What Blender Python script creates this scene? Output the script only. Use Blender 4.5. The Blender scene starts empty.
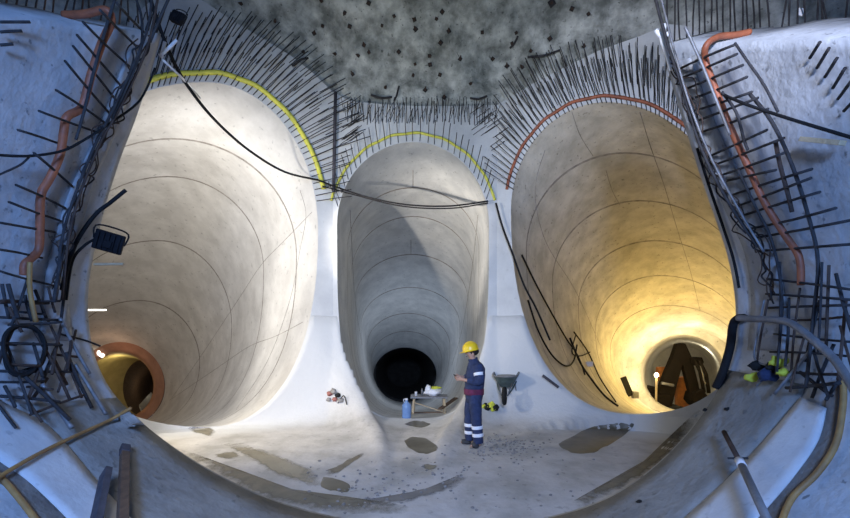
import bpy, bmesh, math, random
from mathutils import Vector, Matrix, noise
from mathutils.bvhtree import BVHTree
from mathutils.geometry import tessellate_polygon
random.seed(7)
SC = bpy.context.scene
COL = SC.collection
F, HX, HY, CZ = 450.0, 425.0, 330.0, 1.98     # focal length in px, vanishing point, eye height over the floor
CAM = Vector((0, 0, CZ))

# ------------------------------------------------------------------ camera / view
cd = bpy.data.cameras.new('camera'); cam = bpy.data.objects.new('camera', cd); COL.objects.link(cam)
cam.location = CAM; cam.rotation_euler = (math.pi/2, 0, 0)
cd.sensor_width = 36; cd.lens = 36*F/850; cd.shift_y = (HY-259)/850; cd.clip_start = .05
SC.camera = cam
SC.view_settings.view_transform = 'Standard'; SC.view_settings.look = 'None'
SC.view_settings.gamma = 1; SC.view_settings.use_curve_mapping = False
SC.view_settings.exposure = 0.0

def at(px, py, Y): return Vector(((px-HX)/F*Y, Y, (HY-py)/F*Y+CZ))
def ray(px, py): return Vector(((px-HX)/F, 1, (HY-py)/F))
def lerp(a, b, t): return a+(b-a)*t
def clamp(x, a=0., b=1.): return max(a, min(b, x))

# ------------------------------------------------------------------ materials
def mat(name, c1, c2=None, scale=3., rough=.85, bump=.15, bscale=25., metal=0., detail=8., c3=None, spots=0., emit=None, estr=0., trans=0., stretch=(1,1,1)):
    m = bpy.data.materials.new(name); m.use_nodes = True
    nt = m.node_tree; N = nt.nodes; L = nt.links; b = N['Principled BSDF']
    b.inputs['Roughness'].default_value = rough; b.inputs['Metallic'].default_value = metal
    tc = N.new('ShaderNodeTexCoord'); mp = N.new('ShaderNodeMapping'); mp.inputs['Scale'].default_value = stretch
    L.new(tc.outputs['Object'], mp.inputs['Vector'])
    c2 = c2 or tuple(x*.75 for x in c1)
    n = N.new('ShaderNodeTexNoise'); n.inputs['Scale'].default_value = scale; n.inputs['Detail'].default_value = detail
    n.inputs['Roughness'].default_value = .62
    L.new(mp.outputs[0], n.inputs['Vector'])
    r = N.new('ShaderNodeValToRGB'); e = r.color_ramp.elements
    e[0].position = .36; e[0].color = (*c2, 1); e[1].position = .66; e[1].color = (*c1, 1)
    if c3: x = e.new(.52); x.color = (*c3, 1)
    L.new(n.outputs['Fac'], r.inputs['Fac']); out = r.outputs['Color']
    if spots:
        n2 = N.new('ShaderNodeTexNoise'); n2.inputs['Scale'].default_value = scale*6; n2.inputs['Detail'].default_value = 3
        L.new(tc.outputs['Object'], n2.inputs['Vector'])
        r2 = N.new('ShaderNodeValToRGB'); r2.color_ramp.elements[0].position = .64; r2.color_ramp.elements[1].position = .72
        mx = N.new('ShaderNodeMix'); mx.data_type = 'RGBA'; mx.blend_type = 'MULTIPLY'
        k = 1-spots; mx.inputs['B'].default_value = (k, k, k, 1)
        L.new(n2.outputs['Fac'], r2.inputs['Fac']); L.new(r2.outputs['Color'], mx.inputs['Factor']); L.new(out, mx.inputs['A'])
        out = mx.outputs['Result']
    L.new(out, b.inputs['Base Color'])
    if bump:
        nb = N.new('ShaderNodeTexNoise'); nb.inputs['Scale'].default_value = bscale; nb.inputs['Detail'].default_value = 6
        L.new(tc.outputs['Object'], nb.inputs['Vector'])
        bp = N.new('ShaderNodeBump'); bp.inputs['Strength'].default_value = bump; bp.inputs['Distance'].default_value = .05
        L.new(nb.outputs['Fac'], bp.inputs['Height']); L.new(bp.outputs['Normal'], b.inputs['Normal'])
    if emit: b.inputs['Emission Color'].default_value = (*emit, 1); b.inputs['Emission Strength'].default_value = estr
    if trans: b.inputs['Transmission Weight'].default_value = trans
    return m
M = {}
M['tunnel'] = mat('tunnel_concrete', (.64,.62,.585), (.49,.47,.44), 1.4, .8, .2, 10, spots=.3)
M['tunnel_mid'] = mat('middle_tunnel_concrete', (.60,.60,.58), (.45,.455,.45), 1.8, .8, .2, 10, spots=.35)
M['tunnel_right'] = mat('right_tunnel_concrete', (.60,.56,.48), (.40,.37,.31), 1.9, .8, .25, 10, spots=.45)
M['joint'] = mat('construction_joint', (.17,.15,.13), (.34,.31,.28), 5, .9, .2)
M['headwall'] = mat('headwall_concrete', (.62,.63,.63), (.50,.51,.52), 1.6, .8, .12, 20, spots=.1)
M['floor'] = mat('floor_screed', (.56,.54,.51), (.36,.345,.315), 1.3, .75, .3, 9, spots=.3, c3=(.49,.47,.445))
M['rock'] = mat('sprayed_rock', (.58,.59,.55), (.15,.16,.145), 2.6, .8, 1., 6, spots=.6, c3=(.36,.37,.345))
M['rib'] = mat('ring_shotcrete', (.30,.30,.29), (.20,.20,.195), 2.0, .9, .5, 12, spots=.35)
M['lining'] = mat('lining_concrete', (.58,.59,.61), (.38,.39,.41), 2.2, .85, .3, 14, spots=.55)
M['edge'] = mat('lining_edge', (.42,.43,.45), (.28,.29,.31), 2.2, .9, .4, 15, spots=.4)
M['panel'] = mat('strip_concrete', (.66,.67,.68), (.52,.53,.55), 2.5, .8, .15, 18, spots=.2)
M['groove'] = mat('groove_concrete', (.23,.21,.19), (.14,.125,.115), 4, .95, .5, 20)
M['dark'] = mat('unlit_dark_rock', (.03,.03,.03), (.012,.012,.013), 2, .95, .5, 4)  # rock with the unlit darkness of the bore put into its colour
M['rebar'] = mat('rebar_steel', (.060,.058,.062), (.030,.028,.030), 9, .7, .3, 60, metal=.3)
M['rust'] = mat('rusty_bar', (.10,.065,.05), (.05,.035,.03), 9, .8, .3, 60, metal=.2)
M['pipe'] = mat('grey_pipe', (.26,.26,.27), (.14,.14,.15), 6, .55, .1, metal=.4)
M['orange'] = mat('orange_hose', (.40,.115,.05), (.20,.062,.03), 6, .55, .1)
M['ochre'] = mat('ochre_hose', (.42,.23,.07), (.26,.14,.05), 6, .6, .1)
M['yellow'] = mat('yellow_hose', (.72,.68,.09), (.52,.50,.07), 8, .55, .1)
M['cable'] = mat('black_cable', (.02,.02,.022), (.012,.012,.013), 9, .55, 0)
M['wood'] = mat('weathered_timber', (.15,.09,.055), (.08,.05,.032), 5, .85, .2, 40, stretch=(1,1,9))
M['palewood'] = mat('pale_timber', (.55,.44,.28), (.38,.30,.19), 5, .85, .2, 40)
M['navywood'] = mat('painted_board', (.10,.095,.11), (.05,.048,.06), 5, .7, .1, 40)
M['orangerim'] = mat('orange_rim', (.44,.235,.155), (.33,.175,.115), 2, .8, .2, 14)
M['yellowlin'] = mat('yellow_lining', (.50,.42,.20), (.38,.32,.15), 2, .8, .2, 14)
M['white'] = mat('white_plastic', (.82,.82,.84), (.70,.70,.73), 8, .5, .1)
M['tubelight'] = mat('lamp_tube', (.9,.88,.8), emit=(1,.95,.85), estr=4., bump=0)
M['lampglow'] = mat('lamp_glow', (1,.85,.5), emit=(1,.8,.4), estr=30., bump=0)
M['navy'] = mat('navy_cloth', (.028,.045,.115), (.016,.026,.07), 14, .9, .4, 40)
M['reflect'] = mat('reflective_tape', (.82,.84,.9), (.7,.72,.8), 20, .4, 0)
M['maroon'] = mat('maroon_belt', (.15,.02,.07), (.09,.012,.04), 14, .85, .2)
M['skin'] = mat('skin', (.48,.28,.2), (.42,.24,.17), 10, .6, 0)
M['hair'] = mat('hair', (.012,.01,.009), (.008,.007,.006), 30, .8, .3)
M['helmet'] = mat('yellow_helmet', (.85,.58,.02), (.78,.52,.02), 5, .35, 0)
M['boot'] = mat('boot_leather', (.05,.05,.055), (.03,.03,.03), 14, .7, .2)
M['housing'] = mat('lamp_housing', (.013,.013,.016), (.008,.008,.010), 9, .45, .05, metal=.3)
M['glass'] = mat('lamp_glass', (.35,.38,.45), rough=.1, bump=0)
M['water'] = mat('bottle_plastic', (.28,.46,.80), (.22,.38,.70), 6, .15, 0, trans=.35)
M['puddle'] = mat('wet_patch', (.155,.135,.09), (.085,.072,.045), 2.5, .42, .05, 7)
M['stain'] = mat('damp_stain', (.30,.265,.185), (.22,.195,.135), 3, .35, .05, 9)
M['machine'] = mat('machine_dark', (.012,.008,.007), (.006,.005,.004), 5, .8, .1)
M['machine'].node_tree.nodes['Principled BSDF'].inputs['Specular IOR Level'].default_value = .15
M['machineorange'] = mat('machine_orange', (.55,.2,.05), (.35,.13,.04), 5, .6, .1)
M['chrome'] = mat('ram_steel', (.5,.5,.5), rough=.25, metal=1., bump=0)
M['hivis'] = mat('hivis_cloth', (.66,.68,.06), (.45,.47,.05), 12, .8, .3)
M['green'] = mat('green_barrow', (.10,.14,.13), (.06,.08,.08), 9, .55, .1, metal=.3)
M['mortar'] = mat('barrow_mortar', (.30,.30,.29), (.22,.22,.21), 12, .95, .6)
M['stone'] = mat('rubble', (.34,.32,.30), (.2,.19,.18), 9, .95, .5)
M['redscrap'] = mat('scrap_red', (.42,.16,.13), (.25,.1,.08), 9, .8, .2)
M['rubber'] = mat('rubber', (.02,.02,.02), rough=.8, bump=.1)

for k_ in ('rebar', 'rust', 'cable', 'housing', 'navywood', 'rubber'):
    b_ = M[k_].node_tree.nodes['Principled BSDF']; b_.inputs['Specular IOR Level'].default_value = .15; b_.inputs['Metallic'].default_value = 0.; b_.inputs['Roughness'].default_value = .8
def worn_edges(m):
    nt = m.node_tree; N = nt.nodes; L = nt.links; b = N['Principled BSDF']
    a = N.new('ShaderNodeAttribute'); a.attribute_name = 'fade'
    tc = N.new('ShaderNodeTexCoord'); n = N.new('ShaderNodeTexNoise'); n.inputs['Scale'].default_value = 5; n.inputs['Detail'].default_value = 8; n.inputs['Roughness'].default_value = .7
    L.new(tc.outputs['Object'], n.inputs['Vector'])
    ad = N.new('ShaderNodeMath'); ad.operation = 'ADD'; L.new(a.outputs['Fac'], ad.inputs[0]); L.new(n.outputs['Fac'], ad.inputs[1])
    mr = N.new('ShaderNodeMapRange'); mr.inputs['From Min'].default_value = .52; mr.inputs['From Max'].default_value = .95; mr.inputs['To Max'].default_value = .85; mr.clamp = True
    L.new(ad.outputs[0], mr.inputs['Value']); L.new(mr.outputs['Result'], b.inputs['Alpha'])
M['lipdirt'] = mat('lip_dirt', (.25,.215,.15), (.17,.15,.105), 3, .7, .4, 9)
M['tyre'] = mat('tyre_track_dust', (.27,.25,.22), (.19,.175,.155), 3, .8, .4, 9)
for k_ in ('stain', 'lipdirt', 'tyre'): worn_edges(M[k_])
# ------------------------------------------------------------------ object helpers
def link(name, me, m=None, parent=None, smooth=True):
    o = bpy.data.objects.new(name, me); COL.objects.link(o)
    for x in (m if isinstance(m, (list, tuple)) else [m]):
        if x: me.materials.append(x)
    if smooth:
        for p in me.polygons: p.use_smooth = True
    if parent is not None:
        o.parent = parent
    return o
def tag(o, label, cat, group=None, kind=None):
    o['label'] = label; o['category'] = cat
    if group: o['group'] = group
    if kind: o['kind'] = kind
    return o
def empty(name, loc, label, cat, group=None, rz=0.):
    o = bpy.data.objects.new(name, None); COL.objects.link(o); o.location = loc; o.rotation_euler = (0, 0, rz)
    o.empty_display_size = .1
    return tag(o, label, cat, group)
def from_py(name, V, Fc, m=None, parent=None, smooth=True, idx=None):
    me = bpy.data.meshes.new(name); me.from_pydata([tuple(v) for v in V], [], Fc); me.update()
    o = link(name, me, m, parent, smooth)
    if idx:
        for p, i in zip(me.polygons, idx): p.material_index = i
    return o
def from_bm(name, bm, m=None, parent=None, smooth=False):
    bmesh.ops.recalc_face_normals(bm, faces=bm.faces)
    me = bpy.data.meshes.new(name); bm.to_mesh(me); bm.free()
    return link(name, me, m, parent, smooth)
def crom(P, n=6):
    P = [Vector(p) for p in P]
    if len(P) < 3: return P
    out = []
    for i in range(len(P)-1):
        a = P[max(i-1, 0)]; b = P[i]; c = P[i+1]; d = P[min(i+2, len(P)-1)]
        for k in range(n):
            t = k/n
            out.append(.5*((2*b)+(c-a)*t+(2*a-5*b+4*c-d)*t*t+(3*b-a-3*c+d)*t**3))
    return out+[P[-1]]
def tube_geo(P, r, n=8, V=None, Fc=None, rfun=None):
    V = [] if V is None else V; Fc = [] if Fc is None else Fc
    base = len(V); P = [Vector(p) for p in P]
    t0 = (P[1]-P[0]).normalized(); u = t0.orthogonal().normalized()
    for i, p in enumerate(P):
        t = (P[min(i+1, len(P)-1)]-P[max(i-1, 0)])
        t = t.normalized() if t.length > 1e-9 else t0
        u = (u-t*u.dot(t)); u = u.normalized() if u.length > 1e-6 else t.orthogonal().normalized()
        w = t.cross(u); rr = rfun(i/(len(P)-1)) if rfun else r
        for k in range(n):
            a = 2*math.pi*k/n; V.append(p+(u*math.cos(a)+w*math.sin(a))*rr)
    for i in range(len(P)-1):
        for k in range(n):
            k2 = (k+1) % n
            Fc.append((base+i*n+k, base+i*n+k2, base+(i+1)*n+k2, base+(i+1)*n+k))
    Fc.append(tuple(base+k for k in range(n))[::-1]); Fc.append(tuple(base+(len(P)-1)*n+k for k in range(n)))
    return V, Fc
def tube(name, P, r, m, parent=None, n=8, rfun=None):
    o0 = Vector((0,0,0)) if parent is not None else Vector(P[0])
    V, Fc = tube_geo([Vector(p)-o0 for p in P], r, n, rfun=rfun)
    o = from_py(name, V, Fc, m, parent); o.location = o0
    return o
def box_bm(bm, c, s, rot=None, bev=.0):
    g = bmesh.ops.create_cube(bm, size=1)
    vs = g['verts']
    bmesh.ops.scale(bm, vec=Vector(s), verts=vs)
    if rot: bmesh.ops.rotate(bm, cent=(0,0,0), matrix=rot, verts=vs)
    bmesh.ops.translate(bm, vec=Vector(c), verts=vs)
    if bev:
        es = list({e for v in vs for e in v.link_edges})
        bmesh.ops.bevel(bm, geom=es, offset=bev, segments=2, affect='EDGES', profile=.5)
def beam_bm(bm, a, b, w, h, bev=.004, up=Vector((0,0,1))):
    a = Vector(a); b = Vector(b); d = b-a; L = d.length; z = d.normalized()
    x = up.cross(z); x = x.normalized() if x.length > 1e-4 else Vector((1,0,0)); y = z.cross(x)
    box_bm(bm, (a+b)/2, (w, h, L), Matrix((x, y, z)).transposed(), bev)
def beam(name, a, b, w, h, m, parent=None, bev=.004, up=Vector((0,0,1))):
    o0 = Vector((0,0,0)) if parent is not None else Vector(a)
    bm = bmesh.new(); beam_bm(bm, Vector(a)-o0, Vector(b)-o0, w, h, bev, up)
    o = from_bm(name, bm, m, parent); o.location = o0
    return o
def lathe(prof, n=16, c=(0,0,0)):
    V = []; Fc = []; c = Vector(c)
    for r, z in prof:
        for k in range(n):
            a = 2*math.pi*k/n; V.append(c+Vector((r*math.cos(a), r*math.sin(a), z)))
    for i in range(len(prof)-1):
        for k in range(n):
            k2 = (k+1) % n; Fc.append((i*n+k, i*n+k2, (i+1)*n+k2, (i+1)*n+k))
    Fc.append(tuple(range(n))[::-1]); Fc.append(tuple((len(prof)-1)*n+k for k in range(n)))
    return V, Fc
def lump_bm(bm, c, s, seed=0, amp=.25, sub=2):
    g = bmesh.ops.create_icosphere(bm, subdivisions=sub, radius=1)
    for v in g['verts']:
        k = 1+amp*noise.noise(v.co*1.7+Vector((seed*3.1, seed*1.7, seed)))
        v.co = Vector((v.co.x*s[0]*k, v.co.y*s[1]*k, v.co.z*s[2]*k))+Vector(c)
BV = {}
def bvh(o):
    me = o.data; return BVHTree.FromPolygons([o.matrix_world @ v.co for v in me.vertices], [tuple(p.vertices) for p in me.polygons])
def hit(px, py, key, k=1.0):
    d = ray(px, py); h = BV[key].ray_cast(CAM, d.normalized())
    p = h[0] if h[0] is not None else CAM+d*4.0
    return CAM+(p-CAM)*k
def hpath(pts, key, k=1.0):
    # points laid on a surface; where the surface has ended the path carries on at the depth of its nearest point that does lie on it
    H = [BV[key].ray_cast(CAM, ray(p[0], p[1]).normalized())[0] for p in pts]
    ok = [i for i, h in enumerate(H) if h is not None]; out = []
    for i, p in enumerate(pts):
        kk = p[2] if len(p) > 2 else k
        y = H[i].y if H[i] is not None else H[min(ok, key=lambda j: abs(j-i))].y
        out.append(CAM+(at(p[0], p[1], y)-CAM)*kk)
    return out

# ------------------------------------------------------------------ headwall plane (three facets)
SL = .436; XL, XR = (333-HX)/F*10, (497-HX)/F*10
def wallY(px):
    a = (px-HX)/F
    if px < 333: return (10-XL*SL)/(1-SL*a)
    if px > 497: return (10+XR*SL)/(1+SL*a)
    return 10.
def wallY_x(X):
    if X < XL: return 10+SL*(X-XL)
    if X > XR: return 10-SL*(X-XR)
    return 10.
def onwall(px, py, off=0.): return at(px, py, wallY(px)-off)

# ------------------------------------------------------------------ tunnels: rings given by apex, left, bottom, right + depth
NQ = 18
EXTRA = [.35]
def ring_pts(ap, le, bo, ri, Y, nb=2.0, fn=None):
    pts = []
    qs = [i/NQ for i in range(NQ)]
    def quad(c0, c1, sx, sy, n, rev):
        pass
    def sup(t, n):
        a = t*math.pi/2; return math.cos(a)**(2/n), math.sin(a)**(2/n)
    Q = [(ap, ri, 'x', 2.0), (ri, bo, 'y', nb), (bo, le, 'x', nb), (le, ap, 'y', 2.0)]
    for (a, b, mode, n) in Q:
        for t in qs:
            c, s = sup(t, n)
            # corner of the quadrant's bounding box
            if mode == 'x': x = a[0]+(b[0]-a[0])*s; y = b[1]+(a[1]-b[1])*c
            else: x = b[0]+(a[0]-b[0])*c; y = a[1]+(b[1]-a[1])*s
            pts.append(at(x, y, fn(x) if fn else Y))
    return pts
def cr(a, b, c, d, t): return .5*((2*b)+(c-a)*t+(2*a-5*b+4*c-d)*t*t+(3*b-a-3*c+d)*t**3)
def tunnel(name, rings, m, label, joints=True, sub=5, nb=2.4, longj=(), mouth=True, smooth=True):
    R = [ring_pts(r[0], r[1], r[2], r[3], r[4], r[5] if len(r) > 5 else nb, wallY if (mouth and i == 0) else None) for i, r in enumerate(rings)]
    n = len(R[0]); rows = []; isj = []
    for i in range(len(R)-1):
        A = R[max(i-1, 0)]; B = R[i]; C = R[i+1]; D = R[min(i+2, len(R)-1)]
        ts = [k/sub for k in range(sub)]
        dist = (C[0]-B[0]).length
        jw = .075/dist
        for k, t in enumerate(ts):
            rows.append([B[j].lerp(C[j], t)*.0+(cr(A[j], B[j], C[j], D[j], t)) for j in range(n)])
            isj.append(joints and k == 0 and i > 0)
            if isj[-1]: 
                rows.append([cr(A[j], B[j], C[j], D[j], jw) for j in range(n)]); isj.append(False)
    rows.append(R[-1]); isj.append(False)
    V = [p for r in rows for p in r]; Fc = []; idx = []
    for i in range(len(rows)-1):
        for j in range(n):
            j2 = (j+1) % n
            Fc.append((i*n+j, i*n+j2, (i+1)*n+j2, (i+1)*n+j)); idx.append(1 if isj[i] else 0)
    o = from_py(name, V, Fc, [m, M['joint']], idx=idx)
    tag(o, label, 'tunnel', kind='structure'); BV[name] = bvh(o)
    for q, (j, i0, i1) in enumerate(longj):     # lengthwise shutter joints, laid on the wall
        P = []
        for rr in rows[i0:i1]:
            P.append(rr[j % n])
        LJ.append(P)
    return o, R
LJ = []
L_R = [((205,82),(34,235),(205,427),(318,230),0,2.3), ((172,138),(40,255),(180,427),(297,255),10.6,2.3), ((168,176),(60,268),(172,427),(264,270),12.4,2.3),
       ((158,240),(60,320),(155,427),(232,325),15.2,2.2), ((140,300),(66,360),(136,427),(200,362),17.8,2.1), ((120,342),(76,385),(120,428),(165,386),20,2.0)]
tl, L0 = tunnel('wall_left_tunnel', L_R[:], M['tunnel'], 'wide left tunnel of pale concrete rings curving away to an orange rim', longj=[])
M_R = [((413,142),(337,225),(413,419),(489,225),10,3.4), ((413,187),(347,250),(413,416),(479,250),12.0,3.2), ((413,216),(351,275),(412,414),(474,275),14,3.0),
       ((412,254),(355,300),(411,411),(468,300),16.5,2.8), ((410,287),(361,325),(409,408),(460,325),19,2.5), ((408,313),(367,345),(407,406),(450,345),21.5,2.3),
       ((406,331),(371,360),(406,404),(442,360),23.5,2.1), ((405,348),(374,375),(405,402),(436,375),25.5,2.0)]
tm, M0 = tunnel('wall_middle_tunnel', M_R, M['tunnel_mid'], 'narrow tall middle tunnel of grey concrete rings ending in a black round hole')
R_R = [((607,102),(511,210),(636,414),(752,300),0,2.3), ((625,152),(526,250),(645,417),(762,310),10.6,2.3), ((640,200),(552,282),(656,417),(762,325),12.2,2.2),
       ((655,240),(578,305),(662,417),(757,338),14,2.2), ((660,275),(595,330),(669,416),(749,348),15.6,2.1), ((668,305),(610,350),(677,416),(744,360),17.2,2.0),
       ((681,328),(626,370),(682,416),(738,370),19,2.0)]
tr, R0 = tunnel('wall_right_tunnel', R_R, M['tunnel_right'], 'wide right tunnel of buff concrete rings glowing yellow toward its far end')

def seam(key, lines, label, name, r=.022):
    V = []; Fc = []
    for ln in lines:
        P = [hit(p.x, p.y, key, 1.0) for p in crom([Vector((*q, 0)) for q in ln], 8)]
        tube_geo(P, r, 5, V, Fc)
    tag(from_py(name, V, Fc, M['joint']), label, 'joint', kind='structure')
seam('wall_left_tunnel', [[(312,212),(285,240),(262,264),(238,300),(205,350),(172,398)],[(303,322),(276,336),(250,346),(220,366),(170,400)],[(300,190),(306,215),(300,250),(290,300),(268,360),(236,410)]], 'fine shuttering seams running along the left tunnel wall', 'trim_8', .007)
seam('wall_right_tunnel', [[(572,112),(580,135),(593,156)],[(640,112),(650,145),(664,185),(676,225),(690,270),(700,310)],[(545,150),(535,190),(545,240),(575,290),(600,345)],[(606,170),(612,190),(620,205)]], 'fine shuttering seams running along the right tunnel wall', 'trim_9', .008)
seam('wall_middle_tunnel', [[(350,210),(352,250),(355,300),(362,345)],[(478,215),(472,270),(462,330),(452,365)],[(413,170),(413,188)],[(411,240),(411,254)]], 'fine shuttering seams running along the middle tunnel wall', 'trim_10', .010)

def circ(cx, cy, rx, ry, Y): return ((cx, cy-ry), (cx-rx, cy), (cx, cy+ry), (cx+rx, cy), Y, 2.0)
def inner(name, rings, m, label, cap=True, sub=3):
    o, R = tunnel(name, rings, m, label, joints=False, sub=sub, mouth=False)
    if cap:
        me = o.data; n = len(R[0]); bm = bmesh.new(); bm.from_mesh(me); bm.verts.ensure_lookup_table()
        N = len(bm.verts); f = bm.faces.new([bm.verts[N-n+k] for k in range(n)]); f.material_index = 0
        bm.to_mesh(me); bm.free()
    return o
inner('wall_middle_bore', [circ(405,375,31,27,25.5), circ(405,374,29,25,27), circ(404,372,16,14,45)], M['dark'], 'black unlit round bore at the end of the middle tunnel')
inner('trim_orange_rim', [circ(120,385,44.5,43,20), circ(119,385.5,41,39,20.15), circ(119,386,37,35,20.25), circ(119,386,34.5,33,20.7), circ(120,386,34,32.5,21.2)], M['orangerim'], 'orange rounded rim around the far opening of the left tunnel', cap=False)
inner('wall_left_bore', [circ(120,386,34,32.5,21.2), circ(128,387,28,30,22.2), circ(142,388,19,28,23.4)], M['yellowlin'], 'short yellowish bore behind the orange rim', cap=False)
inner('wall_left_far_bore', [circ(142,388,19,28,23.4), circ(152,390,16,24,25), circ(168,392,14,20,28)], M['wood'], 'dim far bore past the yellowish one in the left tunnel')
tag(from_py('trim_11', [at(139,405,23.6), at(151,392,25.8), at(164,411,25.8), at(143,414,23.6), at(139,407,23.6), at(151,394,25.8), at(164,413,25.8), at(143,416,23.6)], [(0,1,2,3),(7,6,5,4),(0,4,5,1),(1,5,6,2),(2,6,7,3),(3,7,4,0)], M['panel'], smooth=False), 'pale floor slab in the far bore behind the orange rim', 'floor slab', kind='structure')
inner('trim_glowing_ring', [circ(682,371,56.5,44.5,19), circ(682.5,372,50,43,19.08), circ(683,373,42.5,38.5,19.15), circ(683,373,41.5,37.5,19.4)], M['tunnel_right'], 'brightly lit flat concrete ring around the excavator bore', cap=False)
inner('wall_right_bore', [circ(683,373,41.5,37.5,19.4), circ(683,374,38,35,21.5), circ(682,374,30,28,27)], M['tunnel'], 'pale round bore where the excavator stands in the right tunnel')

# ------------------------------------------------------------------ headwall facets
BND = [(-300,95),(-60,65),(60,50),(112,38),(132,18),(160,-8),(182,-12),(205,2),(235,22),(262,38),(290,55),(312,72),(333,92),(350,101),(380,104),(415,106),(460,106),(497,105),(515,94),(530,85),(565,67),(600,50),(640,36),(668,24),(690,26),(712,40),(745,48),(790,60),(1000,85),(1150,100)]
def facet(px0, px1, outline):
    top = [p for p in BND if px0 <= p[0] <= px1]
    outer = [(px0, 445)]+[(px0, y) for y in (400,300,200) if y > top[0][1]+30]+top+[(px1, y) for y in (200,300,400) if y > top[-1][1]+30]+[(px1, 445)]
    hole = [(HX+p.x/p.y*F, HY-(p.z-CZ)/p.y*F) for p in outline]
    polys = [[Vector((x, y, 0)) for x, y in outer], [Vector((x, y, 0)) for x, y in hole]]
    tris = tessellate_polygon(polys); pts = [p for pl in polys for p in pl]
    return [onwall(p.x, p.y) for p in pts], [tuple(t) for t in tris]
V = []; Fc = []
for a, b, o in ((-300,333,L0[0]), (333,497,M0[0]), (497,1150,R0[0])):
    v, f = facet(a, b, o); k = len(V); V += v; Fc += [tuple(k+i for i in t) for t in f]
hw = tag(from_py('wall_front', V, Fc, M['headwall'], smooth=False), 'pale concrete headwall with pillars between the three tunnel mouths', 'wall', kind='structure')
BV['head'] = bvh(hw)

# ------------------------------------------------------------------ chamber floor
def lower_table():
    T = []
    for side, R in (('L', L0[0]), ('M', M0[0]), ('R', R0[0])):
        pts = R[NQ:3*NQ+1]
        if side == 'L': pts = [p for p in pts if p.x >= pts[NQ].x]
        if side == 'R': pts = [p for p in pts if p.x <= R[2*NQ].x]
        T.append(sorted((p.x, p.z) for p in pts))
    return T
LT = lower_table()
def prof(x):
    for i, T in enumerate(LT):
        if T[0][0] <= x <= T[-1][0]:
            for (x0, z0), (x1, z1) in zip(T, T[1:]):
                if x0 <= x <= x1: return lerp(z0, z1, (x-x0)/max(1e-6, x1-x0))
    if x < LT[0][0][0]: return LT[0][0][1]
    if x > LT[2][-1][0]: return LT[2][-1][1]
    return 9.
def floor_z(x, y):
    t = max(0., wallY_x(x)-y)
    k = 1+1.1*t
    xp = -.2+(x+.2)*k
    if t > 0 and (xp < LT[0][0][0] or xp > LT[2][-1][0]): h = 0.
    else: h = min(prof(xp), 2.3)
    u_ = clamp(1-t/1.3)
    W = .86*(1-math.sqrt(max(0., 1-u_*u_)))+.14*clamp(1-t/4.2)**1.5
    z = h*W
    z -= .17*clamp((7.6-y)/2.8)**2
    z += .02*noise.noise(Vector((x*.8, y*.8, 3)))+.010*noise.noise(Vector((x*3, y*3, 5)))
    return z
xs = [-7.5+i*(15/230) for i in range(231)]
ts = [0, .0004, .0012, .0025, .005, .009, .014, .02, .03, .05, .09, .14, .2, .27, .35, .44, .54, .65, .77, .9, 1.02, 1.15]+[1.15+.09*i for i in range(1, 60)]
V = []; Fc = []
for t in ts:
    for x in xs:
        y0 = wallY_x(x)+.03; y = y0-t*(y0-4.72)/ (ts[-1]) if t > 1.15 else y0-t
        if t > 1.15: 
            u = (t-1.15)/(ts[-1]-1.15); y = lerp(y0-1.15, 4.72, u) if y0-1.15 > 4.72 else y0-1.15-u*.01
        V.append(Vector((x, y, floor_z(x, min(y, y0-.03)))))
n = len(xs)
for i in range(len(ts)-1):
    for j in range(n-1): Fc.append((i*n+j, i*n+j+1, (i+1)*n+j+1, (i+1)*n+j))
fl = tag(from_py('floor', V, Fc, M['floor']), 'dusty grey concrete floor dished between the tunnel mouths', 'floor', kind='structure')
BV['floor'] = bvh(fl)
# dust thins out on the concrete pillar feet: an attribute says where the screed ends and bare concrete begins
at_ = fl.data.attributes.new('bare', 'FLOAT', 'POINT')
for i, v in enumerate(V):
    at_.data[i].value = clamp((1.0-(wallY_x(v.x)-v.y)+.25*noise.noise(v*1.5))/.8)
def floor_blend():
    nt = M['floor'].node_tree; N = nt.nodes; L = nt.links; b = N['Principled BSDF']
    src = b.inputs['Base Color'].links[0].from_socket
    a = N.new('ShaderNodeAttribute'); a.attribute_name = 'bare'
    mx = N.new('ShaderNodeMix'); mx.data_type = 'RGBA'; L.new(a.outputs['Fac'], mx.inputs['Factor']); L.new(src, mx.inputs['A'])
    mx.inputs['B'].default_value = (.59,.595,.592,1); L.new(mx.outputs['Result'], b.inputs['Base Color'])
floor_blend()
def fhit(px, py): return hit(px, py, 'floor')
def ground(px, py):
    for k in ('floor',): 
        d = ray(px, py); h = BV[k].ray_cast(CAM, d.normalized())
    best = None
    for k in ('floor', 'wall_left_tunnel', 'wall_middle_tunnel', 'wall_right_tunnel', 'head'):
        h = BV[k].ray_cast(CAM, ray(px, py).normalized())
        if h[0] is not None and (best is None or h[3] < best[1]): best = (h[0], h[3])
    return best[0] if best else at(px, py, F*CZ/max(20, py-HY))

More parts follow.
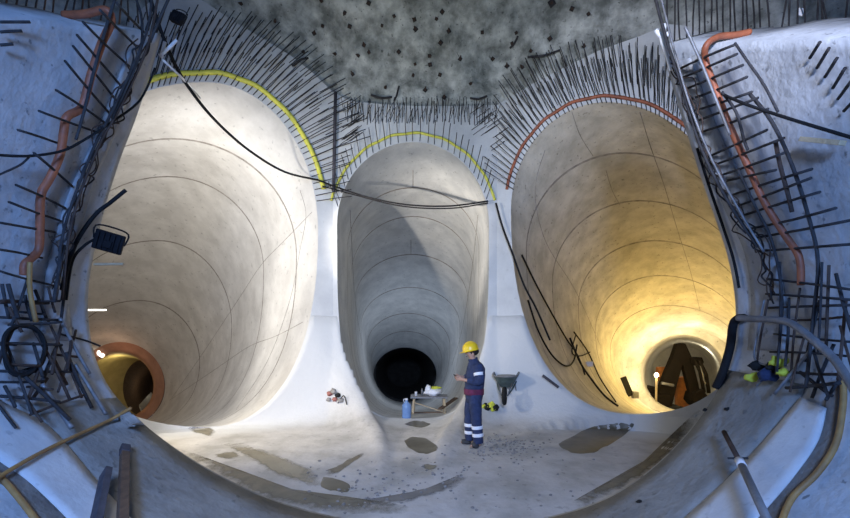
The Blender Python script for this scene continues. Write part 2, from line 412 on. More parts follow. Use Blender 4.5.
# ------------------------------------------------------------------ rock ceiling
def ceiling():
    B = []
    for i in range(len(BND)-1):
        a, b = BND[i], BND[i+1]; m = max(1, int(abs(b[0]-a[0])/6))
        for k in range(m): B.append((lerp(a[0], b[0], k/m), lerp(a[1], b[1], k/m)))
    B.append(BND[-1]); NV = 70; V = []; Fc = []
    for v in range(NV+1):
        ph = v/NV*math.radians(112)
        for (px, py) in B:
            p = onwall(px, py, -.12)
            R_ = 5.4
            q = p+Vector((p.x*.06*v/NV*3, -R_*1.25*(1-math.cos(ph)), R_*math.sin(ph)*.8))
            nz = Vector((q.x*.9, q.y*.9, q.z*.9)); w = clamp(v/3)
            d = .16*noise.noise(nz)+.10*noise.noise(nz*2.7)+.05*noise.noise(nz*6)
            q += Vector((0, -math.cos(ph*.8), -math.sin(ph*.8)))*(d*w+.04*w)
            V.append(q)
    n = len(B)
    for i in range(NV):
        for j in range(n-1): Fc.append((i*n+j, i*n+j+1, (i+1)*n+j+1, (i+1)*n+j))
    o = tag(from_py('ceiling', V, Fc, M['rock']), 'rough grey sprayed rock vault above the three tunnel mouths', 'ceiling', kind='structure')
    BV['ceil'] = bvh(o)
ceiling()

# ------------------------------------------------------------------ big foreground ring lining
E = [(161,34),(150,75),(136,118),(120,160),(105,208),(93,258),(88,300),(92,345),(106,382),(130,412),(160,437),(200,464),(250,490),(300,508),(360,521),(430,527),(500,524),(560,514),(610,496),(652,468),(690,430),(718,390),(734,345),(735,300),(728,258),(715,218),(701,178),(689,140),(677,102),(668,70),(662,44)]
YE = 4.8
EW = [at(x, y, YE) for x, y in E]
Es = crom(EW, 6)
def edge_len(P):
    L = [0.]
    for a, b in zip(P, P[1:]): L.append(L[-1]+(b-a).length)
    return L
def pos(P, L, s):
    for i in range(len(P)-1):
        if L[i+1] >= s: return P[i].lerp(P[i+1], clamp((s-L[i])/max(1e-9, L[i+1]-L[i])))
    return P[-1]
EL = edge_len(Es)
def s_at_py(py, side):
    z = (HY-py)/F*YE+CZ
    rng = range(len(Es)//2) if side == 'L' else range(len(Es)-1, len(Es)//2, -1)
    for i in rng:
        if Es[i].z <= z: return EL[i]
    return 0
NS = 150; NY = 60
sL1, sR1 = s_at_py(112, 'L'), s_at_py(152, 'R')
V = []; Fc = []; idx = []
for i in range(NY+1):
    q = 1-.80*(i/NY); u = clamp((1-q)/.34)
    s0 = sL1*clamp((1-q)/.33)*(1 if q > .2 else 1); s1 = lerp(EL[-1], sR1, clamp((1-q)/.393))
    for j in range(NS+1):
        p = pos(Es, EL, lerp(s0, s1, j/NS)); y = YE*q
        pp = Vector((p.x, y, p.z))
        cen = Vector((-.15, y, 1.42+CZ)); rad = (pp-cen).normalized()
        pp -= rad*.018*noise.noise(Vector((p.x*2, y*2, p.z*2)))*clamp(i/2)
        V.append(pp)
for i in range(NY):
    for j in range(NS): Fc.append((i*(NS+1)+j, i*(NS+1)+j+1, (i+1)*(NS+1)+j+1, (i+1)*(NS+1)+j))
def px_of(p): return (HX+p.x/p.y*F, HY-(p.z-CZ)/p.y*F)
for f in Fc:
    c = sum((V[k] for k in f), Vector())/4; q = c.y/YE; x, y = px_of(c)
    bottom = y > 395 and (c.z-CZ) < -.6
    idx.append(0)
lin = from_py('wall_foreground_ring', V, Fc, [M['lining'], M['rib']], idx=idx)
tag(lin, 'big bluish concrete ring lining framing the three tunnels in the foreground', 'wall', kind='structure')
BV['ring'] = bvh(lin)
md = lin.modifiers.new('thick', 'SOLIDIFY'); md.thickness = .55; md.offset = 1
def check_dir():
    p = lin.data.polygons[len(lin.data.polygons)//2]; c = p.center; n_ = p.normal
    return n_.dot(c-Vector((-.15, c.y, 3.4))) > 0
md.offset = 1 if check_dir() else -1

def strip(name, inner_, outer_, m, label, lift=.99, thick=.03, n=40):
    A = crom([Vector((*p, 0)) for p in inner_], 8); B = crom([Vector((*p, 0)) for p in outer_], 8)
    LA, LB = edge_len(A), edge_len(B); V = []; Fc = []; W = 5
    for i in range(n+1):
        a = pos(A, LA, LA[-1]*i/n); b = pos(B, LB, LB[-1]*i/n)
        for k in range(W+1):
            c = a.lerp(b, k/W); V.append(hit(c.x, c.y, 'ring', lift))
    for i in range(n):
        for k in range(W): Fc.append((i*(W+1)+k, i*(W+1)+k+1, (i+1)*(W+1)+k+1, (i+1)*(W+1)+k))
    o = from_py(name, V, Fc, m)
    s = o.modifiers.new('thick', 'SOLIDIFY'); s.thickness = thick; s.offset = 0
    return tag(o, label, 'concrete strip', kind='structure')
strip('trim_1', [(-40,372),(0,402),(47,427),(96,482),(140,530)], [(-40,430),(0,461),(26,479),(57,508),(74,526)], M['panel'], 'pale smooth concrete strip curving across the lower left corner')
strip('trim_2', [(680,524),(722,486),(762,445),(797,404),(802,398)], [(752,524),(771,503),(797,472),(818,440),(826,408)], M['panel'], 'pale smooth concrete strip curving across the lower right corner')
strip('trim_7', [(116,398),(131,413),(160,438),(200,466),(250,492),(300,510),(360,523),(430,529),(500,526),(560,516),(610,498),(652,470),(690,432),(718,391),(728,370)], [(20,405),(48,426),(96,481),(140,529),(250,600),(340,640),(430,660),(520,640),(600,600),(681,523),(722,485),(762,444),(797,403),(806,385)], M['rib'], 'grey sprayed concrete band along the bottom of the ring', lift=.997, thick=.012, n=90)
strip('trim_3', [(-40,431),(0,462),(26,480),(57,509),(74,527)], [(-40,447),(0,478),(16,496),(36,520),(44,530)], M['groove'], 'brown dirty groove beside the pale strip at lower left', lift=.997)
strip('trim_4', [(753,524),(772,503),(798,472),(819,440),(827,400)], [(778,526),(790,498),(816,472),(834,443),(841,380)], M['groove'], 'brown dirty groove beside the pale strip at lower right', lift=.997)
strip('trim_5', [(150,42),(134,84),(117,128),(98,172),(84,214),(74,256),(68,300),(72,340)], [(128,52),(110,100),(92,145),(70,190),(56,235),(47,270),(44,300),(40,340)], M['edge'], 'rough keyed joint running down the left lining behind the bars', lift=.996, thick=.02)
strip('trim_6', [(672,62),(684,96),(697,135),(712,175),(728,215),(745,252),(752,300),(748,350)], [(690,58),(704,96),(720,135),(738,172),(758,215),(775,255),(785,300),(785,350)], M['edge'], 'rough keyed joint running down the right lining behind the bars', lift=.996, thick=.02)

# timber edging along the grooves, hoses ----------------------------------------------------
def hose(name, pts, key, r, m, label, cat='hose', k=.985, n=10, group=None, sub=6):
    P = crom(hpath(pts, key, k), sub)
    o = tube(name, P, r, m, n=n)
    return tag(o, label, cat, group)
hose('timber_edging', [(-30,452),(0,477),(18,497),(36,520),(46,532)], 'ring', .020, M['ochre'], 'ochre edging strip in the groove at the lower left corner', 'edging', .985)
hose('timber_edging', [(843,378),(843,405),(836,443),(818,472),(792,498),(780,526)], 'ring', .022, M['ochre'], 'ochre edging strip curving down the groove at lower right', 'edging', .985)
hose('orange_hose', [(64,15,.97),(85,14,.96),(106,10,.96),(111,22,.97),(101,45),(91,75),(84,102),(79,110),(67,117),(64,130),(60,155),(50,178),(41,195),(40,225),(39,248),(33,257),(25,264),(24,275)], 'ring', .033, M['orange'], 'orange injection hose snaking down the left lining', k=.97)
hose('orange_hose', [(750,32,.96),(735,35,.96),(718,37,.96),(706,46,.96),(706,62),(715,88),(728,122),(745,160),(765,203),(785,235),(799,257),(801,285)], 'ring', .028, M['orange'], 'orange injection hose running down the right lining', k=.97)
def archcurve(R, j0, j1, grow_px):
    P = []
    pts = R; cx = sum(px_of(p)[0] for p in pts)/len(pts); cy = 230
    for j in range(j0, j1):
        x, y = px_of(pts[j % len(pts)]); dx, dy = x-cx, y-cy; l = math.hypot(dx, dy)
        P.append((x+dx/l*grow_px, y+dy/l*grow_px))
    return P
n4 = 4*NQ
def arch_hose(R, j0, j1, grow, r, m, label, off=.03):
    P = [onwall(x, y, off) for x, y in archcurve(R, j0, j1, grow)]
    # a little waviness
    P = [p+Vector((0, 0, .012*math.sin(i*1.7))) for i, p in enumerate(P)]
    return tag(tube('arch_hose', crom(P, 3), r, m, n=8), label, 'hose')
arch_hose(L0[0], -7, NQ-2, 10, .052, M['yellow'], 'fat yellow hose bent over the left tunnel arch')
arch_hose(M0[0], 3*NQ+3, 4*NQ+NQ-2, 9, .030, M['yellow'], 'thin yellow green hose bent over the middle tunnel arch')
arch_hose(R0[0], 3*NQ+2, 4*NQ+10, 6, .033, M['orange'], 'orange red hose bent over the right tunnel arch')

# ------------------------------------------------------------------ starter bars
def bar(P0, P1, r, label, group, m='rebar', name='starter_bar', bend=.02, hook=0.):
    P0 = Vector(P0); P1 = Vector(P1); d = P1-P0; s = d.cross(Vector((0,1,0)))
    s = s.normalized() if s.length > 1e-5 else Vector((1,0,0))
    mid = P0.lerp(P1, .55)+s*d.length*bend*random.uniform(-1, 1)
    P = crom([P0, mid, P1], 2)
    return tag(tube(name, P, r, M[m], n=6), label, 'rebar', group)
def arch_bars(R, ja, jb, num, base, length, tilt, label, group, r=.009, off0=.0, off1=.22, jitter=.035, centre_y=230, into=None):
    pts = archcurve(R, ja, jb, base); pts = [Vector((x, y, 0)) for x, y in pts]; L = edge_len(pts)
    cx = sum(px_of(p)[0] for p in R)/len(R)
    for i in range(num):
        s = L[-1]*(i+.5+random.uniform(-.15, .15))/num; p = pos(pts, L, s)
        d = Vector((p.x-cx, p.y-centre_y, 0)).normalized()
        a = (tilt(i/num) if callable(tilt) else tilt)+random.uniform(-jitter, jitter); d = Vector((d.x*math.cos(a)-d.y*math.sin(a), d.x*math.sin(a)+d.y*math.cos(a), 0))
        ln = (length(i/num) if callable(length) else length)*random.uniform(.82, 1.12)
        if into is not None:
            tube_geo([onwall(p.x, p.y, off0), onwall(p.x+d.x*ln, p.y+d.y*ln, off1*random.uniform(.6, 1.2))], r, 4, *into); continue
        bar(onwall(p.x, p.y, off0), onwall(p.x+d.x*ln, p.y+d.y*ln, off1*random.uniform(.6, 1.2)), r, label, group, bend=.02)
arch_bars(L0[0], -11, NQ-1, 56, 1, lambda u: 50-14*u, lambda u: .50-.22*u, 'thin dark starter bar fanned along the edge of the left arch', 'starter bars on the left arch edge', centre_y=260)
arch_bars(L0[0], -8, NQ-4, 40, 30, lambda u: 46-8*u, lambda u: .52-.22*u, 'thin dark starter bar in the upper row above the left arch', 'upper starter bars over the left arch', centre_y=260, off0=0, off1=.25)
arch_bars(M0[0], 3*NQ+2, 4*NQ+NQ-2, 30, 1, 26, 0., 'thin dark starter bar standing along the edge of the middle arch', 'starter bars on the middle arch edge', r=.008, centre_y=420)
for i in range(38):
    x = 347+i*3.95+random.uniform(-1, 1); y = 123+random.uniform(-2, 2)
    bar(onwall(x, y), onwall(x+random.uniform(-1.5, 2.5), y-24*random.uniform(.8, 1.1), .2), .008, 'thin dark starter bar in the upright row just under the rock above the middle arch', 'upright bars above the middle arch')
arch_bars(R0[0], 3*NQ+2, 4*NQ+9, 50, -1, lambda u: 36+18*u, -.18, 'thin dark starter bar fanned along the edge of the right arch', 'starter bars on the right arch edge', centre_y=300)
arch_bars(R0[0], 3*NQ+7, 4*NQ+9, 32, 22, lambda u: 42, -.05, 'thin dark starter bar in the upper row above the right arch', 'upper starter bars over the right arch', centre_y=300, off1=.3)
# fringe of short bars nobody could count
V = []; Fc = []
arch_bars(L0[0], -8, NQ-3, 52, 14, lambda u: 46-14*u, lambda u: .48-.22*u, '', '', r=.008, centre_y=260, off1=.12, into=(V, Fc))
arch_bars(L0[0], -7, NQ-5, 44, 48, lambda u: 34-8*u, lambda u: .56-.2*u, '', '', r=.008, centre_y=260, off1=.12, into=(V, Fc))
arch_bars(R0[0], 3*NQ+6, 4*NQ+9, 46, 10, 40, -.1, '', '', r=.008, centre_y=300, off1=.12, into=(V, Fc))
arch_bars(R0[0], 3*NQ+9, 4*NQ+9, 34, 36, 30, -.1, '', '', r=.008, centre_y=300, off1=.12, into=(V, Fc))
for i in range(70):
    x = 344+i*2.18; y = 118+random.uniform(-6, 6); tube_geo([onwall(x, y), onwall(x+random.uniform(-4, 8), y-15, .15)], .007, 4, V, Fc)
for i in range(34):
    x = lerp(340, 362, i/34) if i < 17 else lerp(470, 496, (i-17)/17); y = 120+abs(x-413)*.9-60+random.uniform(-14, 26); tube_geo([onwall(x, y), onwall(x+14, y-10, .1)], .007, 4, V, Fc)
tag(from_py('thin_bar_fringe', V, Fc, M['rebar']), 'dense fringe of short thin bars behind the rows over the arches', 'rebar', kind='stuff')

ORD = 'topmost second third fourth fifth sixth seventh eighth ninth tenth eleventh twelfth thirteenth fourteenth fifteenth sixteenth seventeenth eighteenth nineteenth twentieth'.split()
def lining_bars(lst, phrase, group, r=.011, k0=.99, k1=.94):
    for i, (a, b) in enumerate(lst):
        lab = (ORD[i]+' ' + phrase) if i == 0 else (ORD[i]+' from the top ' + phrase)
        miss = BV['ring'].ray_cast(CAM, ray(*b).normalized())[0] is None
        P_ = hpath([(*a, k0), (*b, .80 if miss else k1)], 'ring'); bar(P_[0], P_[1], r, lab, group, bend=.012)
lining_bars([((146,34),(117,3)),((136,46),(100,10)),((129,66),(83,22)),((121,86),(77,35)),((116,100),(73,46)),((111,115),(65,61)),((112,128),(56,90)),((102,134),(39,111)),((68,147),(18,130)),((72,186),(34,153)),((65,208),(16,185)),((61,221),(9,202)),((55,232),(-4,222)),((42,258),(-4,249)),((56,286),(-4,270))],
    'of the slanting bars crossing the hose on the left lining', 'starter bars on the left lining')
lining_bars([((679,69),(734,45)),((682,78),(737,54)),((686,89),(743,65)),((689,100),(747,77)),((691,112),(752,92)),((694,122),(758,98)),((698,133),(768,109)),((708,157),(767,130)),((712,166),(784,138)),((716,177),(784,153)),((726,181),(776,170)),((732,195),(812,169)),((735,207),(811,178)),((741,216),(820,192)),((749,229),(836,208)),((754,238),(852,220)),((760,251),(854,244)),((767,279),(854,290)),((766,294),(854,300)),((766,308),(854,305))],
    'of the slanting bars crossing the hose on the right lining', 'starter bars on the right lining')
lining_bars([((810,58),(820,42)),((817,68),(829,48)),((825,77),(837,58)),((833,88),(845,68)),((838,99),(852,80)),((844,111),(856,98))],
    'of the short bars at the far right lining edge', 'short bars at the right lining edge', k1=.97)
lining_bars([((0,22),(30,22)),((0,32),(22,31)),((0,45),(13,44))], 'of the short level bars in the upper left corner', 'short bars in the upper left corner', k0=.985, k1=.97)

def rods(lst, key='ring', group=None, cat='steel bar', name='steel_rod'):
    for (pts, r, m, lab) in lst:
        P = crom(hpath(pts, key, .955), 5)
        tag(tube(name, P, r, M[m], n=7), lab, cat, group)
rods([
 ([(116,-4),(99,52),(84,112),(76,140)], .013, 'rebar', 'long steel rod lying across the slanting bars beside the upper left orange hose'),
 ([(152,-4),(146,34),(118,100),(92,152),(64,230),(56,300)], .012, 'rebar', 'long rod following the rough left joint, outer of the bundle'),
 ([(158,-4),(148,45),(122,104),(97,150),(72,222),(62,300)], .012, 'rust', 'long rusty rod following the rough left joint, inner of the bundle'),
 ([(135,-4),(142,22),(138,60),(112,118)], .012, 'rebar', 'rod bending in at the top of the rough left joint'),
 ([(170,-4),(160,18),(150,42)], .014, 'rebar', 'short bent rod beside the upper floodlight'),
 ([(31,155),(20,165),(-4,176)], .008, 'rebar', 'thin rod slanting off the left picture edge under the bent hose'),
], group='loose rods on the left lining')
rods([
 ([(654,-6),(668,45),(680,80),(702,150),(730,205),(758,247)], .015, 'rebar', 'long rod following the rough right joint along the ring edge'),
 ([(660,-6),(674,50),(690,105),(712,160),(740,212),(764,252)], .011, 'pipe', 'long pale rod beside the rough right joint'),
 ([(685,27,.93),(700,60,.94),(716,100),(730,135)], .013, 'pipe', 'pale rod standing up behind the first right lining bars'),
 ([(735,43),(748,62),(764,85),(778,112)], .010, 'rebar', 'thin rod along the panel line right of the upper orange hose'),
 ([(750,94),(772,122),(792,165),(808,215),(818,262),(813,320),(806,388)], .014, 'rebar', 'long rod bowing down the right lining to the bar mesh'),
 ([(722,92),(736,112),(744,140),(748,150)], .012, 'rebar', 'short crooked rod beside the right orange hose'),
 ([(775,140),(780,165),(788,195),(792,212)], .016, 'rust', 'rusty stub rod in the middle of the right lining'),
 ([(738,170),(756,208),(772,242),(782,300),(776,375)], .012, 'rebar', 'bowed rod crossing the lower slanting bars on the right'),
], group='loose rods on the right lining')
def wiggle(pts, amp, n, seed):
    P = crom([Vector((*p, 0)) for p in pts], 8); L = edge_len(P); out = []
    for i in range(n):
        q = pos(P, L, L[-1]*i/(n-1)); out.append((q.x+amp*noise.noise(Vector((i*.45, seed, 0))), q.y+amp*noise.noise(Vector((i*.45, seed, 9))), .975+.012*noise.noise(Vector((i*.3, seed, 4)))))
    return out
JL = [(148,36),(132,76),(116,116),(98,158),(80,204),(66,250),(58,300)]; JR = [(668,62),(684,100),(698,142),(716,182),(738,222),(758,256),(768,300)]
for k in range(5):
    tag(tube('tie_wire', crom([hit(*p[:2], 'ring', p[2]) for p in wiggle([(x-2*k, y) for x, y in JL], 16, 34, k*7.3)], 3), .006+.002*(k % 2), M['rebar' if k % 2 else 'rust'], n=6), 'crooked dark tie wire trailing down the rough left joint', 'wire', 'tie wires in the left joint')
    tag(tube('tie_wire', crom([hit(*p[:2], 'ring', p[2]) for p in wiggle([(x+2*k, y) for x, y in JR], 16, 34, 40+k*7.3)], 3), .006+.002*(k % 2), M['rebar' if k % 2 else 'rust'], n=6), 'crooked dark tie wire trailing down the rough right joint', 'wire', 'tie wires in the right joint')
# bar tangle at lower left
LT_ = [((2,284),(9,318)),((8,284),(18,318)),((28,278),(11,326)),((35,290),(47,320)),((64,245),(54,302)),((69,252),(61,320)),((0,303),(60,301)),((-4,317),(58,320)),((8,325),(62,322)),((-4,343),(62,345)),((-4,371),(78,372)),((6,364),(40,366)),((-4,382),(44,381)),((4,338),(32,414)),((24,395),(42,422)),((-4,402),(16,428)),((56,348),(42,382)),((62,322),(52,374)),((34,330),(70,400)),((12,330),(-4,368)),((76,330),(58,392)),((48,320),(82,398)),((20,372),(70,420)),((30,415),(84,395)),((66,352),(92,408)),((0,396),(60,402)),((46,345),(28,400))]
for k_ in range(16):
    cx_, cy_ = random.uniform(2, 74), random.uniform(300, 408); an = random.choice([0, .1, 1.3, 1.7, 2.2, 1.1]); ln = random.uniform(16, 38)
    LT_.append(((cx_-ln*math.cos(an)*.5, cy_-ln*math.sin(an)*.5), (min(92, cx_+ln*math.cos(an)*.5), cy_+ln*math.sin(an)*.5)))
for i, (a, b) in enumerate(LT_):
    bar(hit(*a, 'ring', random.uniform(.95, .985)), hit(*b, 'ring', random.uniform(.93, .985)), random.choice([.011, .013, .016]), 'dark steel bar in the crossed tangle at the lower left lining', 'tangled bars at lower left', m=random.choice(['rebar', 'rebar', 'rust']), name='steel_rod')
rods([([(60,318),(74,346),(90,374)], .016, 'pipe', 'pale pipe leaning in the left tangle, upper one nearest the ring edge'),
      ([(75,364),(90,388),(106,414)], .018, 'pipe', 'pale pipe leaning in the left tangle, lowest nearest the ring edge'),
      ([(42,384),(56,404),(72,428)], .022, 'pipe', 'thick pale pipe poking out at the foot of the left tangle'),
      ([(30,262),(30,290),(36,322)], .020, 'ochre', 'brown stake standing in the left tangle under the hose end')], cat='pipe', name='loose_pipe')
P = []
c = (24, 350)
for i in range(70):
    a = i*.3; rr = 20+7*noise.noise(Vector((i*.23, 2, 2))); P.append(hit(c[0]+rr*math.cos(a), c[1]+rr*1.25*math.sin(a), 'ring', .955+.012*math.sin(i*.21)))
tag(tube('cable_coil', crom(P, 3), .014, M['cable'], n=7), 'coil of dark blue cable hung in the left bar tangle', 'cable')
# bar mesh at right
RT_ = [((780,262),(777,372)),((800,288),(791,374)),((789,298),(785,366)),((822,262),(818,352)),((829,265),(826,348)),((836,274),(852,332)),((768,300),(757,362)),((840,326),(852,368)),((766,320),(852,316)),((774,334),(852,342)),((770,352),(846,356)),((790,372),(848,374)),((786,388),(840,383)),((812,345),(828,396)),((834,344),(812,398)),((806,330),(790,392)),((846,300),(838,380)),((820,300),(806,362)),((842,376),(826,400)),((800,372),(832,396))]
for i, (a, b) in enumerate(RT_):
    bar(hit(*a, 'ring', random.uniform(.95, .985)), hit(*b, 'ring', random.uniform(.93, .985)), random.choice([.010, .012, .014]), 'dark steel bar in the crossed mesh at the lower right lining', 'crossed bars at lower right', m=random.choice(['rebar', 'rebar', 'rust']), name='steel_rod')
rods([([(814,346),(796,368),(774,394)], .014, 'pipe', 'pale pipe leaning in the right mesh, longer of the two'),
      ([(776,364),(766,376),(756,386)], .010, 'pipe', 'short pale pipe leaning over the yellow and black gloves'),
      ([(764,300),(758,330),(754,356),(762,364),(772,364)], .010, 'pipe', 'pale hooked pipe above the yellow and black gloves')], cat='pipe', name='loose_pipe')

# dark starter bars against the rock, upper corners
for i in range(16):
    x = 668+i*6.2; a = at(x, 52-.9*i+random.uniform(-3, 3), 6.8); b = at(x+random.uniform(-3, 3), -8, 6.3)
    bar(a, b, .011, 'upright dark bar standing behind the top of the right lining', 'upright bars behind the right lining', name='upright_bar')
for i in range(9):
    x = 770+i*9; bar(at(x, 46, 5.6), at(x+random.uniform(-14, 14), -6, 5.2), .010, 'dark bar in the gloom above the far right lining', 'bars above the right lining', name='upright_bar')
for i in range(16):
    x = 4+i*9.6; bar(at(x, 22+random.uniform(-2, 2), 6.0), at(x+random.uniform(-4, 10), -8, 5.6), .011, 'upright dark bar standing behind the top of the left lining', 'upright bars behind the left lining', m=random.choice(['rebar', 'rust']), name='upright_bar')

# ------------------------------------------------------------------ anchor plates on the rock
PL = [(242,4),(235,25),(275,22),(322,1),(314,34),(323,26),(350,26),(336,54),(303,52),(353,75),(364,46),(369,53),(359,56),(382,25),(394,16),(415,20),(416,30),(399,52),(415,64),(413,76),(369,3),(442,12),(436,19),(449,32),(482,32),(441,43),(429,56),(430,65),(492,59),(440,75),(444,98),(523,68),(507,67),(531,51),(512,43),(552,3),(572,9),(588,14),(550,39),(584,47),(516,33),(425,91),(460,60),(470,84),(385,88),(345,12)]
def plate(px, py, s):
    d = ray(px, py).normalized(); h = BV['ceil'].ray_cast(CAM, d)
    if h[0] is None: return
    nrm = h[1] if h[1].dot(d) < 0 else -h[1]
    r = empty('anchor_plate', h[0], 'small dark square anchor plate bolted to the grey rock vault', 'anchor plate', 'anchor plates on the rock vault')
    r.rotation_euler = nrm.to_track_quat('Z', 'Y').to_euler()
    a = random.uniform(-.6, .6)+.78
    bm = bmesh.new(); box_bm(bm, (0,0,.03), (s, s, .02), Matrix.Rotation(a, 3, 'Z'), .006); from_bm('plate', bm, M['rebar'], r)
    v, f = lathe([(.012,.03),(.03,.035),(.03,.07),(.014,.072),(.014,.14)], 8); from_py('bolt', v, f, M['rust'], r, False)
for p in PL: plate(p[0], p[1], random.uniform(.055, .09)*(1.7 if p == (552,3) else 1))
for (a, b, lab) in (((528,57),(560,50),'bent dark rod stuck flat on the rock right of centre'), ((371,95),(392,97),'thin level rod on the rock above the left end of the middle arch'), ((470,98),(487,96),'short dark rod on the rock above the right end of the middle arch'), ((292,66),(308,58),'dark twisted scrap of steel at the rock edge above the left arch'), ((510,48),(518,36),'short black crack rod in the rock above the right arch'), ((394,101),(399,86),'stub of bent steel pointing down from the rock above the middle arch')):
    P = [hit(a[0], a[1], 'ceil', .992), hit((a[0]+b[0])/2, (a[1]+b[1])/2+2, 'ceil', .99), hit(b[0], b[1], 'ceil', .992)]
    if a == (292,66): P = [onwall(292,66,.12), onwall(300,60,.2), onwall(308,58,.14)]
    P = crom(P, 4)
    tag(tube('rock_bolt_rod', P, .022, M['rebar'], n=6), lab, 'steel bar')
tag(tube('steel_post', [onwall(335.5, 92, .12), onwall(334.5, 140, .11), onwall(333.5, 192, .1)], .035, M['navywood'], n=10), 'dark blue upright post at the fold between left and middle arches', 'post')

# ------------------------------------------------------------------ cables
def cable(pts, r, label, m='cable', name='power_cable', cat='cable'):
    P = crom([at(*p) for p in pts], 7); return tag(tube(name, P, r, M[m], n=7), label, cat)
cable([(148,-8,5.0),(165,42,5.2),(185,82,5.8),(215,120,6.8),(250,151,8),(285,172,9.2),(318,180,9.75)], .022, 'thick black cable sagging from the upper left across the left tunnel')
cable([(318,180,9.75),(345,190,9.8),(375,199,9.75),(410,205,9.7),(450,206,9.75),(488,201,9.85)], .018, 'upper of two black cables sagging across the middle arch')
cable([(322,186,9.75),(355,195,9.8),(390,204,9.7),(420,208,9.65),(455,208,9.75),(488,203,9.85)], .014, 'lower thin black cable sagging across the middle arch')
cable([(496,203,9.85),(502,225,9.8),(512,252,9.7),(524,285,9.6)]+[(536,308,9.9),(550,340,10.2)], .022, 'black cable dropping from the right pillar head into the right tunnel')
def tcable(pts, key, r, label, m='cable', k=.98):
    P = crom(hpath(pts, key, k), 6); return tag(tube('power_cable', P, r, M[m], n=7), label, 'cable')
tcable([(522,255),(535,282),(550,310),(566,338),(578,356),(585,375)], 'wall_right_tunnel', .022, 'cable clipped along the near left wall of the right tunnel')
tcable([(528,300),(538,330),(552,355),(566,366),(574,360),(577,345)], 'wall_right_tunnel', .022, 'cable looping back at the foot of the right tunnel wall')
tcable([(570,338),(580,362),(592,380),(605,396),(618,406)], 'wall_right_tunnel', .03, 'bundled cable lying along the floor edge toward the glowing ring')
tcable([(574,332),(588,352),(600,378),(616,402)], 'wall_right_tunnel', .022, 'upper thin cable sloping toward the glowing ring')
tcable([(576,334),(572,352),(580,356),(590,352)], 'wall_right_tunnel', .018, 'small cable loop by the junction box in the right tunnel')
tcable([(697,148,.99),(709,186,.99),(722,224,.99),(733,258,.99),(739,288,.99)], 'ring', .014, 'black cable running along the right ring edge')
tcable([(738,318),(756,319),(775,320),(792,324),(812,339),(835,360),(856,392)], 'ring', .030, 'thick grey hose swinging across the bar mesh on the right', 'pipe', k=.9)
cable([(745,318,4.6),(737,319,4.7),(733,326,4.75),(730,348,4.75),(723,372,4.75),(716,388,4.8)], .042, 'black elbow hose hanging over the right ring edge', name='black_hose', cat='hose')
tcable([(722,94,.96),(745,104,.92),(790,119,.92),(856,139,.92)], 'ring', .012, 'black cable stretched across the upper right lining')
tcable([(-4,155,.96),(30,156,.95),(62,151,.95),(84,140,.95),(112,122,.96),(140,100,.98),(155,68,.99)], 'ring', .011, 'thin cable sweeping across the left lining and up the ring edge')
tcable([(126,190,1.0),(110,203,.99),(96,214,.985),(80,236,.98),(70,258,.97),(62,290,.96)], 'ring', .020, 'black cable hooked over the left ring edge above the floodlight')
tcable([(97,238,.985),(84,246,.98),(72,262,.975),(66,300,.97)], 'ring', .014, 'black lead from the lower floodlight down the left ring')
tcable([(60,334),(84,340),(100,346)], 'ring', .010, 'thin dark wire drooping from the left tangle to the ring edge', k=.985)
tcable([(-6,480,.97),(22,463,.965),(52,447,.97),(84,432,.975),(110,420,.975),(131,408,.985)], 'ring', .016, 'long weathered pole lying across the lower left concrete', 'ochre')

# ------------------------------------------------------------------ floodlights etc
def floodlight(px, py, Y, s, rot, label):
    p = at(px, py, Y); r = empty('floodlight', p, label, 'floodlight')
    r.rotation_euler = rot
    bm = bmesh.new(); box_bm(bm, (0,0,0), (s, s*.35, s*.8), None, s*.05)
    for i in range(5): box_bm(bm, (-s*.36+i*s*.18, -s*.22, 0), (s*.04, s*.12, s*.7))
    from_bm('housing', bm, M['housing'], r)
    bm = bmesh.new(); box_bm(bm, (0, s*.185, 0), (s*.86, s*.02, s*.66)); from_bm('lens', bm, M['glass'], r)
    P = [Vector((-s*.52,0,0)), Vector((-s*.56,0,s*.5)), Vector((0,-s*.05,s*.6)), Vector((s*.56,0,s*.5)), Vector((s*.52,0,0))]
    from_py('bracket', *tube_geo(crom(P, 4), s*.035, 6), M['cable'], r)
    bm = bmesh.new(); box_bm(bm, (0, -s*.26, -s*.1), (s*.3, s*.14, s*.3), None, s*.03); from_bm('driver_box', bm, M['housing'], r)
    return r
floodlight(109, 242, 4.72, .26, (.15, .25, .5), 'dark blue floodlight clamped on the left ring edge')
floodlight(178, 18, 5.0, .16, (-.2, .5, -.3), 'small dark floodlight hung at the upper left by the arch bars')
tag(tube('tube_lamp', [hit(88,310,'wall_left_tunnel',.7), hit(106,310,'wall_left_tunnel',.7)], .022, M['tubelight'], n=10), 'short glowing white tube lamp at the left ring edge', 'lamp')
tag(beam('timber_batten', at(94,264.5,4.66), at(124,264,4.72), .03, .02, M['palewood']), 'pale batten under the left floodlight', 'plank')
r = empty('white_clamp', at(661, 40, 4.62), 'white plastic clamp tied on the right ring top', 'clamp')
def loc(o, P): return [Vector(p)-o.location for p in P]
from_py('strap', *tube_geo(crom(loc(r, [at(664,25,4.6), at(662,38,4.6), at(668,55,4.6), at(672,70,4.6)]), 4), .028, 8), M['white'], r)
from_py('jaw', *tube_geo(crom(loc(r, [at(656,30,4.6), at(662,37,4.6), at(669,33,4.6)]), 4), .022, 8), M['white'], r)
r = empty('white_strap', at(162, 52, 4.9), 'crossed white straps tied to the upper left ring end', 'strap')
from_py('strap', *tube_geo(loc(r, [at(160,56,4.9), at(177,40,4.9)]), .018, 6), M['white'], r)
from_py('strap', *tube_geo(loc(r, [at(163,60,4.9), at(180,76,5.6), at(200,98,6.4)]), .013, 6), M['white'], r)
